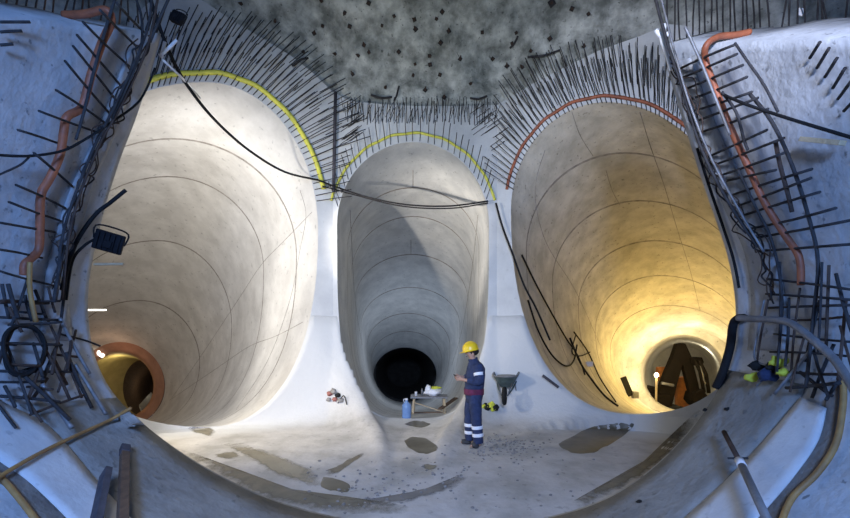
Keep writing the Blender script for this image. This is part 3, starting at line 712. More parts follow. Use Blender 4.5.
from_py('strap', *tube_geo(loc(r, [at(165,42,4.9), at(161,57,4.9)]), .018, 6), M['white'], r)
bm = bmesh.new(); pt = at(801, 12, 5.4); box_bm(bm, (0,0,0), (.075, .012, .09), Matrix.Rotation(.2, 3, 'Y'), .003); box_bm(bm, (0,-.007,.02), (.04,.004,.012)); 
o = from_bm('paper_tag', bm, M['white']); o.location = pt; tag(o, 'small white paper tag in the dark upper right corner', 'tag')
tag(beam('plank', hit(802,139,'ring',.97), hit(843,143,'ring',.97), .06, .035, M['palewood']), 'short pale plank fixed on the right lining', 'plank')
tag(tube('far_lamp', [at(99,349,20.2), at(99.5,354,20.2), at(103,356,20.2)], .09, M['tubelight'], n=8), 'small bright white lamp at the orange rim of the left tunnel', 'lamp')

# posts at the lower left, steel prop at the lower right
tag(beam('board_post', hit(94,532,'ring',.93), hit(106,472,'ring',.93), .11, .05, M['navywood'], up=Vector((0,1,0))), 'short wide dark board standing at the lower left edge', 'board')
r = empty('timber_post', hit(122,534,'ring',.92), 'narrow brown timber post standing beside the wide dark board', 'post')
b_ = hit(125,447,'ring',.97)
d_ = b_-r.location
bm = bmesh.new(); beam_bm(bm, Vector((0,0,0)), d_*.9, .065, .065, .006, Vector((0,1,0))); from_bm('shaft', bm, M['wood'], r)
bm = bmesh.new(); beam_bm(bm, d_*.9, d_, .075, .075, .008, Vector((0,1,0))); from_bm('head', bm, M['navywood'], r)
r = empty('steel_prop', hit(772,530,'ring',.9), 'rusty steel prop leaning at the lower right over the pale strip', 'prop')
e1 = hit(724,432,'ring',.94)-r.location; m1 = hit(741,464,'ring',.925)-r.location
from_py('outer_tube', *tube_geo([Vector((0,0,0)), m1], .030, 10), M['pipe'], r)
from_py('inner_tube', *tube_geo([m1, e1], .021, 10), M['rust'], r)
dd = (e1-m1).normalized()
from_py('collar', *tube_geo([m1-dd*.03, m1, m1+dd*.001, m1+dd*.06], .034, 12), M['white'], r)
from_py('pin', *tube_geo([m1+dd*.09+Vector((-.08,0,0)), m1+dd*.09+Vector((.08,0,0))], .010, 6), M['rebar'], r)
for i, (x, y) in enumerate(((728,409),(706,410),(640,502))):
    bm = bmesh.new(); lump_bm(bm, (0,0,0), (.035,.03,.02), i, .4); o = from_bm('stone', bm, M['rubber'], None, True); o.location = hit(x, y, 'ring', .997)
    tag(o, ['dark stone on the right ring, larger of the pair near its edge', 'tiny dark stone left of the larger one on the right ring', 'dark stone on the ring at the bottom right of centre'][i], 'stone')

# gloves bundle on right ledge
r = empty('work_gloves', hit(762,372,'ring',.955), 'yellow and black work gloves bundled on a dark blue cloth at the right mesh', 'gloves')
for i, (px, py, mm, s) in enumerate(((752,377,'hivis',.05),(778,362,'hivis',.06),(757,366,'rubber',.05),(768,374,'navy',.07),(783,372,'hivis',.04),(773,367,'rubber',.05))):
    bm = bmesh.new(); lump_bm(bm, (0,0,0), (s*1.3, s*.7, s*.8), i, .8); o = from_bm(['glove','glove','cuff','cloth','glove','cuff'][i], bm, M[mm], r, True)
    o.location = hit(px, py, 'ring', .955)-r.location
bm = bmesh.new(); box_bm(bm, (0,0,0), (.10,.06,.05), None, .01)
o = from_bm('junction_box', bm, M['white']); o.scale = (2.2, 2.2, 3.2); o.location = hit(589, 364, 'wall_right_tunnel', .985); tag(o, 'small pale junction box among cables on the right tunnel wall', 'junction box')

# ------------------------------------------------------------------ wet patches on the floor
def patch(pts, m, label, name='puddle', lift=.006, n=3, cat='puddle'):
    P = [Vector((*p, 0)) for p in pts]; P = crom(P+[P[0]], 5)[:-1]
    P = [p+Vector((noise.noise(p*.09+Vector((7,0,0)))*3, noise.noise(p*.13)*1.6, 0)) for p in P]
    c = sum(P, Vector())/len(P); V = []; Fc = []; RN = 10
    for r_ in range(RN, 0, -1):
        for p in P:
            q = c.lerp(p, r_/RN); w = ground(q.x, q.y); V.append(w+Vector((0,0,lift*(1 if r_ < RN else .3))))
    V.append(ground(c.x, c.y)+Vector((0,0,lift))); k = len(P)
    for i in range(RN-1):
        for j in range(k): Fc.append((i*k+j, i*k+(j+1) % k, (i+1)*k+(j+1) % k, (i+1)*k+j))
    for j in range(k): Fc.append(((RN-1)*k+j, (RN-1)*k+(j+1) % k, len(V)-1))
    o = from_py(name, V, Fc, m); fa = o.data.attributes.new('fade', 'FLOAT', 'POINT')
    for i in range(len(V)): fa.data[i].value = 1-(RN-i//k)/RN if i < len(V)-1 else 1.
    return tag(o, label, cat)
patch([(560,444),(572,436),(590,428),(612,424),(633,424),(625,434),(608,446),(590,453),(574,453),(562,449)], M['puddle'], 'large brown puddle on the floor before the right tunnel')
patch([(406,424),(413,421.5),(423,421.5),(431,424),(422,427),(410,427)], M['puddle'], 'small narrow puddle in front of the bench and bottle')
patch([(405,440),(412,437),(424,438),(433,442),(437,448),(430,453),(418,453),(410,448)], M['puddle'], 'rounded dark puddle just left of the worker')
patch([(323,477),(336,479),(350,485),(348,492),(335,491),(322,488)], M['puddle'], 'dark square damp patch left of centre on the near floor')
patch([(222,444),(240,443),(258,448),(280,456),(300,463),(318,474),(322,488),(305,486),(285,478),(262,468),(248,458)], M['stain'], 'long tan damp stain across the floor of the left tunnel', 'damp_stain', .004, cat='stain')
patch([(213,455),(226,451),(242,454),(236,459),(220,459)], M['stain'], 'small oval damp stain beside the long tan one', 'damp_stain', .004, cat='stain')
patch([(186,428),(198,426),(218,430),(212,436),(196,434)], M['stain'], 'damp stain at the wall foot of the left tunnel', 'damp_stain', .004, cat='stain')
patch([(420,466),(430,464),(438,467),(428,471)], M['stain'], 'tiny damp spot on the floor below the rounded puddle', 'damp_stain', .004, cat='stain')

patch([(170,446),(200,456),(240,471),(285,488),(330,500),(380,503),(420,508),(400,514),(340,513),(290,508),(245,493),(205,471)], M['lipdirt'], 'long brown dirt band on the floor along the left ring edge', 'dirt_band', .003, cat='stain')
patch([(560,508),(600,488),(640,466),(672,438),(690,418),(700,410),(698,424),(680,446),(652,470),(612,494),(578,510)], M['lipdirt'], 'long brown dirt band on the floor along the right ring edge', 'dirt_band', .003, cat='stain')
patch([(322,472),(338,466),(350,458),(366,452),(362,458),(346,468),(330,476)], M['lipdirt'], 'narrow dark rut on the floor left of the rounded puddle', 'dirt_band', .003, cat='stain')
patch([(352,502),(400,494),(440,484),(462,474),(468,478),(450,490),(410,502),(370,508)], M['tyre'], 'faint tyre track on the floor below the worker', 'tyre_track', .003, cat='stain')
# crumbs of mortar, one loose scatter
V = []; Fc = []
bm = bmesh.new()
for i in range(420):
    z = random.random()
    if z < .55: px = random.gauss(505, 20); py = random.gauss(446, 7)
    elif z < .8:
        t = random.random(); px = lerp(340, 470, t)+random.gauss(0, 20); py = lerp(500, 470, t)+random.gauss(0, 9)
    else: px = random.uniform(300, 600); py = random.uniform(455, 512)
    if py < 432 or py > 514: continue
    p = ground(px, py)
    if p.y > 9: continue
    s = random.uniform(.006, .022); lump_bm(bm, p+Vector((0,0,s*.4)), (s*1.2, s, s*.7), i, .5, 1)
tag(from_bm('mortar_crumbs', bm, M['stone'], None, True), 'scattered grey mortar crumbs on the floor behind and around the worker', 'rubble', kind='stuff')
# scrap heap at the left pillar foot
for i, (x, y, s, mm) in enumerate(((330,394,.05,'redscrap'),(334,392,.06,'stone'),(338,396,.05,'rubber'),(335,400,.045,'redscrap'),(341,401,.05,'stone'),(329,400,.04,'stone'))):
    bm = bmesh.new(); lump_bm(bm, (0,0,0), (s*1.2, s, s), i+20, .7); o = from_bm('scrap_lump', bm, M[mm], None, True); o.location = ground(x, y)+Vector((0,-.03,.02))
    tag(o, ['reddish scrap lump, upper left of the heap at the left pillar foot','grey scrap lump on top of the heap at the left pillar foot','black scrap lump in the heap at the left pillar foot','reddish scrap lump at the bottom of the left pillar heap','grey scrap lump at the right end of the left pillar heap','small grey scrap lump at the left end of the left pillar heap'][i], 'scrap', 'scrap heap at the left pillar')
tag(tube('bent_wire', crom([ground(338,404)+Vector((0,-.02,.02)), ground(344,400)+Vector((0,-.04,.1)), ground(347,405)+Vector((0,-.02,.01))], 4), .012, M['rebar']), 'bent dark wire lying right of the scrap heap', 'wire')
tag(beam('plank', ground(542,377)+Vector((0,-.05,.04)), ground(558,389)+Vector((0,-.05,.04)), .12, .04, M['navywood']), 'dark plank lying on the slope right of the wheelbarrow', 'plank')

# ------------------------------------------------------------------ bench with things, bottle
gB = at(431, 408, 11.2)
zf = ground(431, 408).z
bench = empty('work_bench', (0,0,0), 'low rough timber bench in front of the black bore', 'bench')
Yb = 11.0
def fl_at(px, Y):
    p = at(px, 330, Y); 
    h = BV['wall_middle_tunnel'].ray_cast(Vector((p.x, Y, .6)), Vector((0,0,-1)))
    return h[0].z if h[0] is not None else floor_z(p.x, min(Y, 9.99))
xa, xb = at(412,0,Yb).x, at(446,0,Yb).x
z0 = max(fl_at(412, Yb), fl_at(446, Yb), fl_at(430, Yb)); bench.location = ((xa+xb)/2, Yb, z0)
w = (xb-xa); H = .40
bm = bmesh.new(); 
for k in range(3): box_bm(bm, (0, -.17+k*.17, H), (w*1.08, .15, .035), Matrix.Rotation(-.02*k, 3, 'Z'), .004)
from_bm('bench_top', bm, M['pipe'], bench)
for sx in (-1, 1):
    for sy in (-1, 1):
        beam('leg', (sx*w*.43, sy*.15, H), (sx*w*.46, sy*.2, 0), .05, .05, M['palewood'], bench)
beam('brace', (-w*.45, -.2, H*.72), (w*.44, -.2, H*.12), .05, .02, M['palewood'], bench)
beam('foot_rail', (-w*.5, -.19, .03), (w*.5, -.19, .05), .05, .03, M['wood'], bench)
def on_bench(name, px, dz, bm, m, label, cat, dy=0.):
    o = from_bm(name, bm, m, None, True); o.location = (at(px,0,Yb).x, Yb+dy, z0+H+.02+dz); return tag(o, label, cat)
bm = bmesh.new(); lump_bm(bm, (0,0,.08), (.19,.13,.10), 4, .5, 3); lump_bm(bm, (-.12,0,.17), (.07,.06,.09), 5, .4, 3)
on_bench('plastic_bag', 433, 0, bm, M['white'], 'crumpled white plastic bag on the bench', 'bag')
bm = bmesh.new(); lump_bm(bm, (0,0,0), (.10,.07,.035), 8, .6, 3)
on_bench('yellow_glove', 436, .19, bm, M['hivis'], 'yellow cloth lying on the white bag', 'cloth')
v, f = lathe([(.028,0),(.034,.10),(.034,.105),(.03,.1)], 12); o = from_py('cup', v, f, M['white']); o.location = (at(416,0,Yb).x, Yb-.08, z0+H+.018); tag(o, 'small white cup at the left end of the bench', 'cup')
v, f = lathe([(.024,0),(.026,.12),(.012,.15),(.012,.17)], 12); o = from_py('flask', v, f, M['pipe']); o.location = (at(422,0,Yb).x, Yb+.02, z0+H+.018); tag(o, 'small grey flask beside the white bag on the bench', 'flask')
pb = at(406.5, 413, 10.3); zb = fl_at(406.5, 10.3)
r = empty('water_bottle', (pb.x, 10.3, zb), 'big blue water bottle standing left of the bench', 'bottle')
v, f = lathe([(.095,0),(.105,.02),(.105,.10),(.098,.12),(.105,.14),(.105,.26),(.085,.33),(.035,.38),(.028,.42)], 20); from_py('body', v, f, M['water'], r)
v, f = lathe([(.032,.415),(.032,.45),(.028,.455)], 14); from_py('cap', v, f, M['white'], r)
from_py('handle', *tube_geo(crom([Vector((-.05,0,.36)), Vector((-.07,0,.42)), Vector((-.03,0,.45))], 4), .008, 6), M['white'], r)
tag(beam('plank', at(440,409,10.6), at(456,398,11.6), .10, .035, M['wood']), 'loose plank on the floor right of the bench', 'plank')

# ------------------------------------------------------------------ wheelbarrow
pw = ground(506, 402); Yw = pw.y
def wheelbarrow():
    r = empty('wheelbarrow', pw, 'muddy green wheelbarrow parked at the right pillar foot', 'wheelbarrow', rz=-.25)
    s = .95
    # local: wheel toward viewer (-y), handles away (+y) and up
    bm = bmesh.new()
    rim = []; flo = []
    K = 20
    for i in range(K):
        a = 2*math.pi*i/K; c, s_ = math.cos(a), math.sin(a)
        e = lambda v: math.copysign(abs(v)**.6, v)
        rim.append(bm.verts.new((.27*e(c), .34*e(s_), .60+.04*s_))); flo.append(bm.verts.new((.15*e(c), .19*e(s_)+.03, .36+.03*s_)))
    inn = [bm.verts.new(v.co+Vector((-v.co.x*.05, -v.co.y*.05, .002))) for v in rim]
    inf = [bm.verts.new(v.co+Vector((0,0,.05))) for v in flo]
    for i in range(K):
        j = (i+1) % K
        bm.faces.new((rim[i], rim[j], flo[j], flo[i])); bm.faces.new((inn[j], inn[i], inf[i], inf[j])); bm.faces.new((rim[j], rim[i], inn[i], inn[j]))
    bm.faces.new(flo); bm.faces.new(inf)
    from_bm('tray', bm, M['green'], r)
    bm = bmesh.new(); lump_bm(bm, (0,.02,.53), (.22,.28,.055), 3, .3, 3); from_bm('mortar_load', bm, M['mortar'], r, True)
    from_py('tray_rim', *tube_geo([v for v in [Vector((.27*math.copysign(abs(math.cos(2*math.pi*i/24))**.6, math.cos(2*math.pi*i/24)), .34*math.copysign(abs(math.sin(2*math.pi*i/24))**.6, math.sin(2*math.pi*i/24)), .605+.04*math.sin(2*math.pi*i/24))) for i in range(25)]], .013, 6), M['pipe'], r)
    for sx in (-1, 1):
        h = from_py('handle', *tube_geo(crom([Vector((sx*.06,-.42,.20)), Vector((sx*.16,-.1,.33)), Vector((sx*.23,.35,.50)), Vector((sx*.255,.52,.80)), Vector((sx*.26,.60,1.10))], 5), .016, 8), M['green'], r)
        from_py('grip', *tube_geo([Vector((sx*.259,.585,1.03)), Vector((sx*.262,.61,1.14))], .024, 8), M['rubber'], h)
        from_py('leg', *tube_geo(crom([Vector((sx*.19,.05,.38)), Vector((sx*.22,.26,.02)), Vector((sx*.20,.36,.02)), Vector((sx*.21,.30,.46))], 3), .013, 6), M['pipe'], r)
        from_py('fork', *tube_geo([Vector((sx*.06,-.42,.20)), Vector((sx*.14,-.22,.42))], .012, 6), M['pipe'], r)
    v, f = [], []
    tube_geo([Vector((.0, -.42+.145*math.cos(2*math.pi*i/24), .19+.145*math.sin(2*math.pi*i/24))) for i in range(25)], .045, 8, v, f)
    wh = from_py('wheel', v, f, M['rubber'], r)
    vv, ff = lathe([(.03,-.05),(.03,.05)], 10); o = from_py('hub', vv, ff, M['pipe'], wh); o.rotation_euler = (0, math.pi/2, 0); o.location = (0,-.42,.19)
    for k in range(4):
        a = k*math.pi/4; d = Vector((0, math.cos(a), math.sin(a)))*.135; c = Vector((0,-.42,.19)); from_py('spoke', *tube_geo([c-d, c+d], .008, 5), M['pipe'], wh)
    return r
wheelbarrow()
pg = ground(489, 410)
r = empty('hi_vis_bundle', pg, 'crumpled yellow and black bundle on the floor behind the worker', 'bundle')
for i, (dx, dz, mm, s) in enumerate(((-.11,.06,'hivis',.075),(-.03,.05,'rubber',.07),(.05,.09,'hivis',.085),(.12,.05,'rubber',.075),(-.07,.10,'rubber',.05),(.08,.03,'hivis',.06))):
    bm = bmesh.new(); lump_bm(bm, (dx,-.03*(i % 2),dz), (s*.9, s*.8, s*.75), i+30, .9, 3); from_bm('fold', bm, M[mm], r, True)

# ------------------------------------------------------------------ worker
def skin_mesh(joints, edges, radii, sub=2, root=0):
    me = bpy.data.meshes.new('tmp'); me.from_pydata([tuple(j) for j in joints], edges, []); o = bpy.data.objects.new('tmp', me); COL.objects.link(o)
    md = o.modifiers.new('skin', 'SKIN'); md.use_smooth_shade = True; md.branch_smoothing = .6
    for i, v in enumerate(me.skin_vertices[0].data):
        rr = radii[i]; v.radius = rr if isinstance(rr, tuple) else (rr, rr); v.use_root = (i == root)
    s = o.modifiers.new('sub', 'SUBSURF'); s.levels = sub; s.render_levels = sub
    dg = bpy.context.evaluated_depsgraph_get(); dg.update()
    out = bpy.data.meshes.new_from_object(o.evaluated_get(dg)); bpy.data.objects.remove(o); 
    out.materials.clear()
    return out
def worker():
    pf = ground(473.5, 446.5)
    r = empty('person', pf, 'worker in navy overalls and yellow helmet looking down at his hands', 'person', rz=.12)
    # faces -x ; camera on the -y side.  (n: near leg, f: far leg)
    J = {'pel':(0,0,.95),'sp':(.015,0,1.10),'ch':(.025,0,1.28),'nk':(.0,0,1.44),'nk2':(-.025,0,1.50),'hd':(-.045,0,1.565),'ht':(-.055,0,1.645),
         'shn':(.03,-.17,1.385),'shf':(.03,.17,1.385),'eln':(.05,-.235,1.13),'elf':(.03,.235,1.13),'wrn':(-.165,-.13,1.13),'wrf':(-.17,.11,1.16),'pan':(-.235,-.085,1.15),'paf':(-.245,.06,1.17),
         'hin':(.005,-.095,.90),'hif':(-.005,.095,.90),'knn':(.025,-.11,.50),'knf':(-.045,.11,.50),'ann':(.055,-.12,.10),'anf':(-.03,.12,.10),'ton':(-.09,-.14,.035),'tof':(-.19,.14,.035),'hen':(.085,-.12,.04),'hef':(0,.12,.04)}
    Rr = {'pel':(.10,.09),'sp':(.10,.08),'ch':(.11,.085),'nk':.055,'nk2':.058,'hd':(.082,.095),'ht':(.075,.085),'shn':.05,'shf':.05,'eln':.038,'elf':.038,'wrn':.03,'wrf':.03,'pan':(.038,.022),'paf':(.038,.022),
          'hin':.075,'hif':.075,'knn':.06,'knf':.06,'ann':.034,'anf':.034,'ton':.016,'tof':.016,'hen':.018,'hef':.018}
    ED = [('pel','sp'),('sp','ch'),('ch','nk'),('nk','nk2'),('nk2','hd'),('hd','ht'),('ch','shn'),('ch','shf'),('shn','eln'),('shf','elf'),('eln','wrn'),('elf','wrf'),('wrn','pan'),('wrf','paf'),
          ('pel','hin'),('pel','hif'),('hin','knn'),('hif','knf'),('knn','ann'),('knf','anf'),('ann','ton'),('anf','tof'),('ann','hen'),('anf','hef')]
    J['nose'] = (-.145,0,1.56); Rr['nose'] = .014; J['nb'] = (-.118,0,1.575); Rr['nb'] = .03; ED += [('hd','nb'),('nb','nose')]
    for sgn, pa in ((-1,'pan'), (1,'paf')):
        p = Vector(J[pa])
        for k in range(4):
            o_ = Vector((-.03, sgn*-.012+.0, .027-.018*k)); l = (.042,.048,.045,.034)[k]
            a, b, c = pa+'a%d' % k, pa+'b%d' % k, pa+'c%d' % k
            J[a] = tuple(p+o_); J[b] = tuple(p+o_+Vector((-l*.8, -sgn*.012, .004))); J[c] = tuple(p+o_+Vector((-l*1.1, -sgn*.038, .006)))
            Rr[a] = .0095; Rr[b] = .009; Rr[c] = .008; ED += [(pa,a),(a,b),(b,c)]
        a, b = pa+'t', pa+'u'; J[a] = tuple(p+Vector((.0,-sgn*.02,.03))); J[b] = tuple(p+Vector((-.045,-sgn*.03,.05))); Rr[a] = .012; Rr[b] = .009; ED += [(pa,a),(a,b)]
    K = list(J)
    def build(keys, edges, rad, sub=2):
        return skin_mesh([J[k] for k in keys], [(keys.index(a), keys.index(b)) for a, b in edges], [rad(k) for k in keys], sub)
    me = build(K, ED, lambda k: Rr[k]); link('body', me, M['skin'], r)
    g = lambda v, a: tuple(x+a for x in v) if isinstance(v, tuple) else v+a
    def cloth(name, sections, limbs, parent, vox=.016):
        V, Fc = [], []
        b0 = len(V); n_ = 24
        for (z, cx, rx, ry) in sections:
            for k in range(n_):
                a = 2*math.pi*k/n_; V.append(Vector((cx+rx*math.cos(a), ry*math.sin(a), z)))
        for i in range(len(sections)-1):
            for k in range(n_): Fc.append((i*n_+k, i*n_+(k+1) % n_, (i+1)*n_+(k+1) % n_, (i+1)*n_+k))
        Fc.append(tuple(range(n_))[::-1]); Fc.append(tuple((len(sections)-1)*n_+k for k in range(n_)))
        for pts, rad in limbs:
            P = crom(pts, 6); m_ = len(rad)-1
            def rf(u):
                x = u*m_; i = min(int(x), m_-1); return lerp(rad[i], rad[i+1], x-i)
            tube_geo(P, .1, 14, V, Fc, rf)
        o = from_py('tmp', V, Fc); bm = bmesh.new(); bm.from_mesh(o.data); bmesh.ops.recalc_face_normals(bm, faces=bm.faces); bm.to_mesh(o.data); bm.free()
        rm = o.modifiers.new('r', 'REMESH'); rm.mode = 'VOXEL'; rm.voxel_size = vox
        sm = o.modifiers.new('s', 'SMOOTH'); sm.factor = .5; sm.iterations = 4
        dg = bpy.context.evaluated_depsgraph_get(); dg.update()
        me = bpy.data.meshes.new_from_object(o.evaluated_get(dg)); bpy.data.objects.remove(o)
        # soft folds in the cloth
        for v in me.vertices: v.co += v.normal*.010*noise.noise(Vector((v.co.x*9, v.co.y*9, v.co.z*13)))
        return link(name, me, M['navy'], parent)
    arms = [([Vector((.03,s_*.16,1.385)), Vector(J[a])+Vector((.01,0,0)), Vector(J[b])+Vector((.03,0,0))], [.088,.068,.05]) for s_, a, b in ((-1,'eln','wrn'),(1,'elf','wrf'))]
    jk = cloth('jacket', [(.90,.0,.155,.175),(.97,.01,.165,.185),(1.08,.02,.165,.19),(1.2,.03,.165,.20),(1.31,.04,.155,.20),(1.38,.035,.125,.185),(1.44,.01,.085,.10),(1.475,-.005,.072,.075)], arms, r)
    tr_ = cloth('trousers', [(.975,.005,.135,.16),(.90,.01,.15,.18),(.82,.012,.145,.18),(.76,.012,.12,.17)],
        [([Vector((.005,s_*.09,.88)), Vector(J[a]), Vector(J[b])+Vector((0,0,-.02))], [.115,.092,.085]) for s_, a, b in ((-1,'knn','ann'),(1,'knf','anf'))], r)
    for a, b, c in (('ann','ton','hen'), ('anf','tof','hef')):
        Jz = [Vector(J[a]), Vector(J[a])+Vector((-.02,0,-.055)), Vector(J[b])+Vector((0,0,.012)), Vector(J[c])+Vector((0,0,.006))]
        me = skin_mesh(Jz, [(0,1),(1,2),(1,3)], [.070,.070,.060,.056]); link('boot', me, M['boot'], r)
    def band(name, c, axis, ra, rb, h, m, parent):
        v, f = [], []
        ax = Vector(axis).normalized(); q = ax.to_track_quat('Z', 'X'); c = Vector(c)
        n_ = 24
        for z in (-h/2, -h/4, h/4, h/2):
            for k in range(n_):
                a = 2*math.pi*k/n_; v.append(c+q @ Vector((ra*math.cos(a), rb*math.sin(a), z)))
        for i in range(3):
            for k in range(n_): f.append((i*n_+k, i*n_+(k+1) % n_, (i+1)*n_+(k+1) % n_, (i+1)*n_+k))
        o = from_py(name, v, f, m, parent); s = o.modifiers.new('t', 'SOLIDIFY'); s.thickness = .008; return o
    for kn, an in (('knn','ann'), ('knf','anf')):
        A, B = Vector(J[kn]), Vector(J[an])
        for z in (.35, .225): t = (A.z-z)/(A.z-B.z); band('reflective_band', A.lerp(B, t), (A-B), .095, .095, .055, M['reflect'], tr_)
    for sh, el in (('shn','eln'), ('shf','elf')):
        A, B = Vector(J[sh]), Vector(J[el]); band('reflective_band', A.lerp(B, .58), (A-B), .086, .086, .05, M['reflect'], jk)
    bb = band('belt', (.008,0,.93), (0,0,1), .168, .192, .10, M['maroon'], r)
    # collar, helmet, hair, eyes, phone
    band('collar', (-.005,0,1.452), (-.3,0,1), .082, .082, .06, M['navy'], jk)
    H = []; Fh = []
    n_ = 28
    prof_ = [(.150,-.012),(.138,-.008),(.128,0),(.128,.03),(.121,.065),(.103,.098),(.072,.122),(.034,.134),(.001,.137)]
    for rr, z in prof_:
        for k in range(n_):
            a = 2*math.pi*k/n_; br = (.045*max(0, -math.cos(a))**2 if z < -.005 else 0)
            H.append(Vector(((rr+br)*math.cos(a)*1.05, rr*math.sin(a)*.92, z)))
    for i in range(len(prof_)-1):
        for k in range(n_): Fh.append((i*n_+k, i*n_+(k+1) % n_, (i+1)*n_+(k+1) % n_, (i+1)*n_+k))
    hm = from_py('helmet', H, Fh, M['helmet'], r); hm.location = (-.05,0,1.625); hm.rotation_euler = (0,-.22,0)
    ridge = from_py('helmet_ridge', *tube_geo([Vector((.128*math.cos(a)*1.04,0,.137*math.sin(a)+.004)) for a in [math.pi*.1+i*math.pi*.08 for i in range(11)]], .010, 6), M['helmet'], hm)
    bm = bmesh.new(); lump_bm(bm, (-.03,0,1.595), (.098,.09,.07), 2, .12, 3); link_h = from_bm('hair', bm, M['hair'], r, True)
    link_h.location = (.024,0,.005)
    for sy in (-1, 1):
        bm = bmesh.new(); lump_bm(bm, (-.122, sy*.032, 1.585), (.011,.013,.009), 1, 0, 2); from_bm('eye', bm, M['rubber'], r, True)
        bm = bmesh.new(); lump_bm(bm, (-.03, sy*.094, 1.555), (.02,.012,.032), 1, .2, 2); from_bm('ear', bm, M['skin'], r, True)
    bm = bmesh.new(); lump_bm(bm, (-.118,0,1.513), (.012,.024,.006), 1, 0, 2); from_bm('mouth', bm, M['maroon'], r, True)
    bm = bmesh.new(); box_bm(bm, (0,0,0), (.015,.07,.13), Matrix.Rotation(-.9, 3, 'Y'), .004); o = from_bm('phone', bm, M['housing'])
    o.location = pf+Vector((-.285,-.03,1.175)); tag(o, 'dark phone held up in the hands of the worker', 'phone')
worker()

# ------------------------------------------------------------------ excavator in the right bore
def excavator():
    Ye = 20.6; base = at(664, 410, Ye)
    r = empty('excavator', base, 'dark excavator with folded arm in the far right bore', 'excavator')
    W = lambda px, py, dy=0.: at(px, py, Ye+dy)-base
    def arm(name, pts, m, th):
        # side plate outline given in px, extruded in depth
        bm = bmesh.new(); P = [W(*p) for p in pts]; n_ = len(P)
        a = [bm.verts.new(p+Vector((0,-th/2,0))) for p in P]; b = [bm.verts.new(p+Vector((0,th/2,0))) for p in P]
        bm.faces.new(a); bm.faces.new(b[::-1])
        for i in range(n_): bm.faces.new((a[i], b[i], b[(i+1) % n_], a[(i+1) % n_]))
        bmesh.ops.bevel(bm, geom=list(bm.edges), offset=.02, segments=1, affect='EDGES')
        return from_bm(name, bm, m, r)
    arm('boom', [(658,408),(670,408),(675,385),(681,364),(685,349),(682,343),(675,344),(672,356),(663,376),(658,388)], M['machine'], .3)
    arm('stick', [(676,344),(684,343),(690,356),(697,384),(699,396),(692,399),(688,390),(682,366)], M['machine'], .25)
    arm('bucket', [(690,392),(698,388),(703,396),(701,404),(693,406),(688,400)], M['machine'], .8)
    from_py('boom_band', *tube_geo([W(661.5,383,-.3), W(673.5,385.5,-.3)], .07, 6), M['pipe'], r)
    for p in ([(694,358),(700,372),(704,392)], [(699,360),(706,374),(709,393)]):
        from_py('hydraulic_ram', *tube_geo([W(*q, -.3) for q in p], .08, 8), M['machine'], r)
    from_py('ram_rod', *tube_geo([W(700,366,-.3), W(705,384,-.35)], .05, 8), M['chrome'], r)
    arm('linkage', [(688,357),(699,357),(701,362),(698,366),(690,364)], M['machine'], .5)
    bm = bmesh.new(); box_bm(bm, W(652,402,.4), (1.0, 1.4, .85), None, .08); box_bm(bm, W(648,392,.6), (.6, .9, .55), None, .06); from_bm('upper_body', bm, M['machine'], r)
    bm = bmesh.new(); box_bm(bm, W(662,409,.3), (1.5, 1.6, .4), None, .12); from_bm('track', bm, M['rubber'], r)
    bm = bmesh.new(); box_bm(bm, W(684,392,1.3), (.8, .3, 1.5), None, .06); box_bm(bm, W(664,374,1.2), (.7, .3, .7), None, .06); from_bm('engine_cover', bm, M['machineorange'], r)
    la = from_py('work_lamp', *tube_geo([W(656,404,-.6), W(656.5,376,-.6)], .05, 8), M['palewood'], r)
    bm = bmesh.new(); lump_bm(bm, W(656.5,375,-.65), (.09,.09,.10), 1, 0, 2); from_bm('bulb', bm, M['lampglow'], la, True)
    return at(656.5, 374, Ye-1.0)
lamp_pos = excavator()
r = empty('warning_board', at(627, 380, 17.2), 'dark slanted board with a pale block at the left of the glowing ring', 'board')
bm = bmesh.new(); beam_bm(bm, at(623,377,17.2)-r.location, at(631,396,17.0)-r.location, .22, .08, .01, Vector((0,1,0))); from_bm('panel', bm, M['rubber'], r)
bm = bmesh.new(); box_bm(bm, at(635,395,17)-r.location, (.22,.2,.25), None, .02); from_bm('base_block', bm, M['pipe'], r)

# ------------------------------------------------------------------ light
def lamp(kind, loc_, energy, col, size=.3, target=None, spot=None, blend=.6, name='work_and_fill_light'):
    d = bpy.data.lights.new(name, kind); d.energy = energy; d.color = col
    if kind == 'AREA': d.shape = 'DISK'; d.size = size
    else: d.shadow_soft_size = size
    if spot: d.spot_size = math.radians(spot); d.spot_blend = blend
    o = bpy.data.objects.new(name, d); COL.objects.link(o); o.location = loc_
    if target is not None: o.rotation_euler = (Vector(target)-Vector(loc_)).to_track_quat('-Z', 'Y').to_euler()
    return o
W_ = bpy.data.worlds.new('world'); SC.world = W_; W_.use_nodes = True
bg = W_.node_tree.nodes['Background']; bg.inputs[0].default_value = (.45,.62,1,1); bg.inputs[1].default_value = .10
BLUE = (.20,.42,1.0)
lamp('SPOT', (-.7,-2.0,3.6), 1900, BLUE, .5, (-3.3,4.0,2.0), 92, 1., 'site_and_fill_lamp')
lamp('SPOT', (.9,-2.0,3.6), 1600, BLUE, .5, (3.2,4.0,2.0), 92, 1., 'site_and_fill_lamp')
lamp('SPOT', (0,-2.0,3.8), 900, (.60,.80,1.), .5, (0,10,4.6), 60, 1., 'site_and_fill_lamp')
lamp('SPOT', (.2,-1.5,3.9), 800, (.95,.92,.92), .4, (-.2,7.5,0), 62, .9, 'site_and_fill_lamp')  # unseen fill added to brighten the near floor
lamp('SPOT', (.1,-1.6,4.0), 4300, (.62,.78,1.), .25, at(412,335,24), 15, .6, 'tunnel_fill')  # added unseen fill shining down the middle tunnel
lamp('POINT', at(409,352,19.5), 50, (.72,.82,1.), .3)  # added fill without a fixture, brightens the deep middle tunnel
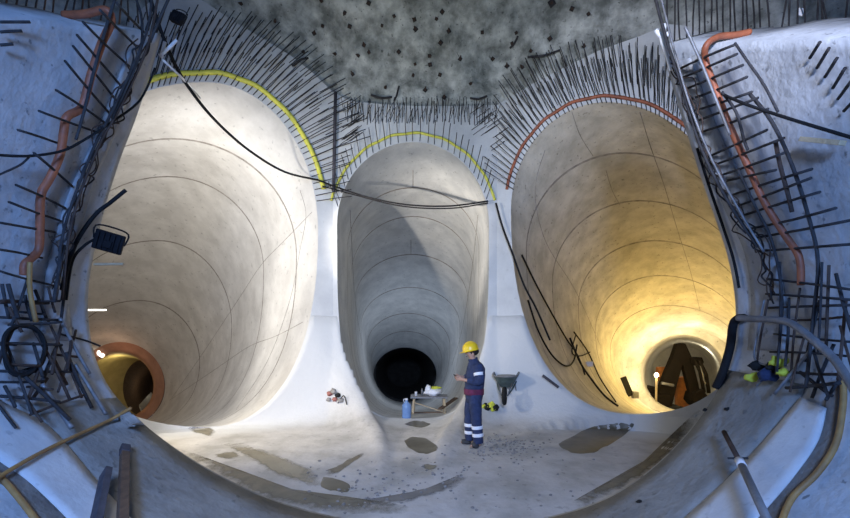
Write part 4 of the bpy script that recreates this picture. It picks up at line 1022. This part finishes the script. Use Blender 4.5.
lamp('SPOT', (0,3.2,2.9), 420, (.96,1,.94), .3, (.2,6.5,8), 92, 1., 'roof_fill')  # added unseen fill lifting the dark rock vault
# floodlights on the left ring edge, then lamps added unseen in the left tunnel
lamp('SPOT', at(122,246,5.2), 750, (1,.93,.82), .12, (-2.2,11.5,2.6), 130, .9, 'flood_and_fill_beam')
lamp('SPOT', at(124,240,5.2), 3000, (1,.92,.82), .06, at(445,240,12), 34, .7, 'flood_and_fill_beam')
lamp('SPOT', at(180,26,5.6), 120, (.95,.97,1.), .12, (-2.5,10,3), 130, .8, 'flood_and_fill_beam')
lamp('SPOT', at(50,180,7.0), 1050, (1,.98,.95), .2, at(240,230,13), 110, .9, 'flood_and_fill_beam')  # unseen lamp added behind the ring to brighten the left tunnel
lamp('SPOT', at(60,330,7.2), 280, (1,.86,.64), .2, at(260,440,8), 90, .9, 'flood_and_fill_beam')  # unseen fill added for the floor before the left tunnel
lamp('SPOT', at(62,300,9.0), 420, (1,.95,.86), .2, at(268,350,9.6), 100, .9, 'flood_and_fill_beam')  # unseen low fill added for the left tunnel's right wall
lamp('POINT', at(140,372,15), 10, (1,.80,.58), .2)
lamp('POINT', at(118,362,21.6), 16, (1,.82,.42), .2)
lamp('POINT', at(112,352,19.3), 8, (1,.62,.4), .15)
lamp('POINT', at(148,386,25.0), 4, (1,.85,.6), .2)
# right tunnel: sodium lamps at the far end
lamp('POINT', at(672,358,16.0), 250, (1,.70,.20), .15)
for x_, y_, e_ in ((646,352,26),(666,338,30),(692,336,30),(716,350,20),(644,384,26),(660,402,14)):
    lamp('POINT', at(x_,y_,18.45), e_, (1,.86,.55), .08)
lamp('POINT', lamp_pos, 6, (1,.75,.4), .08)
lamp('POINT', at(706,352,22.5), 40, (1,.9,.62), .2)  # added fill that makes the right side of the bore paler
lamp('SPOT', (.6,-1.6,4.0), 2300, (.86,.88,1.), .25, at(620,170,12), 36, .8, 'tunnel_fill')  # added unseen fill from the front for the upper right tunnel
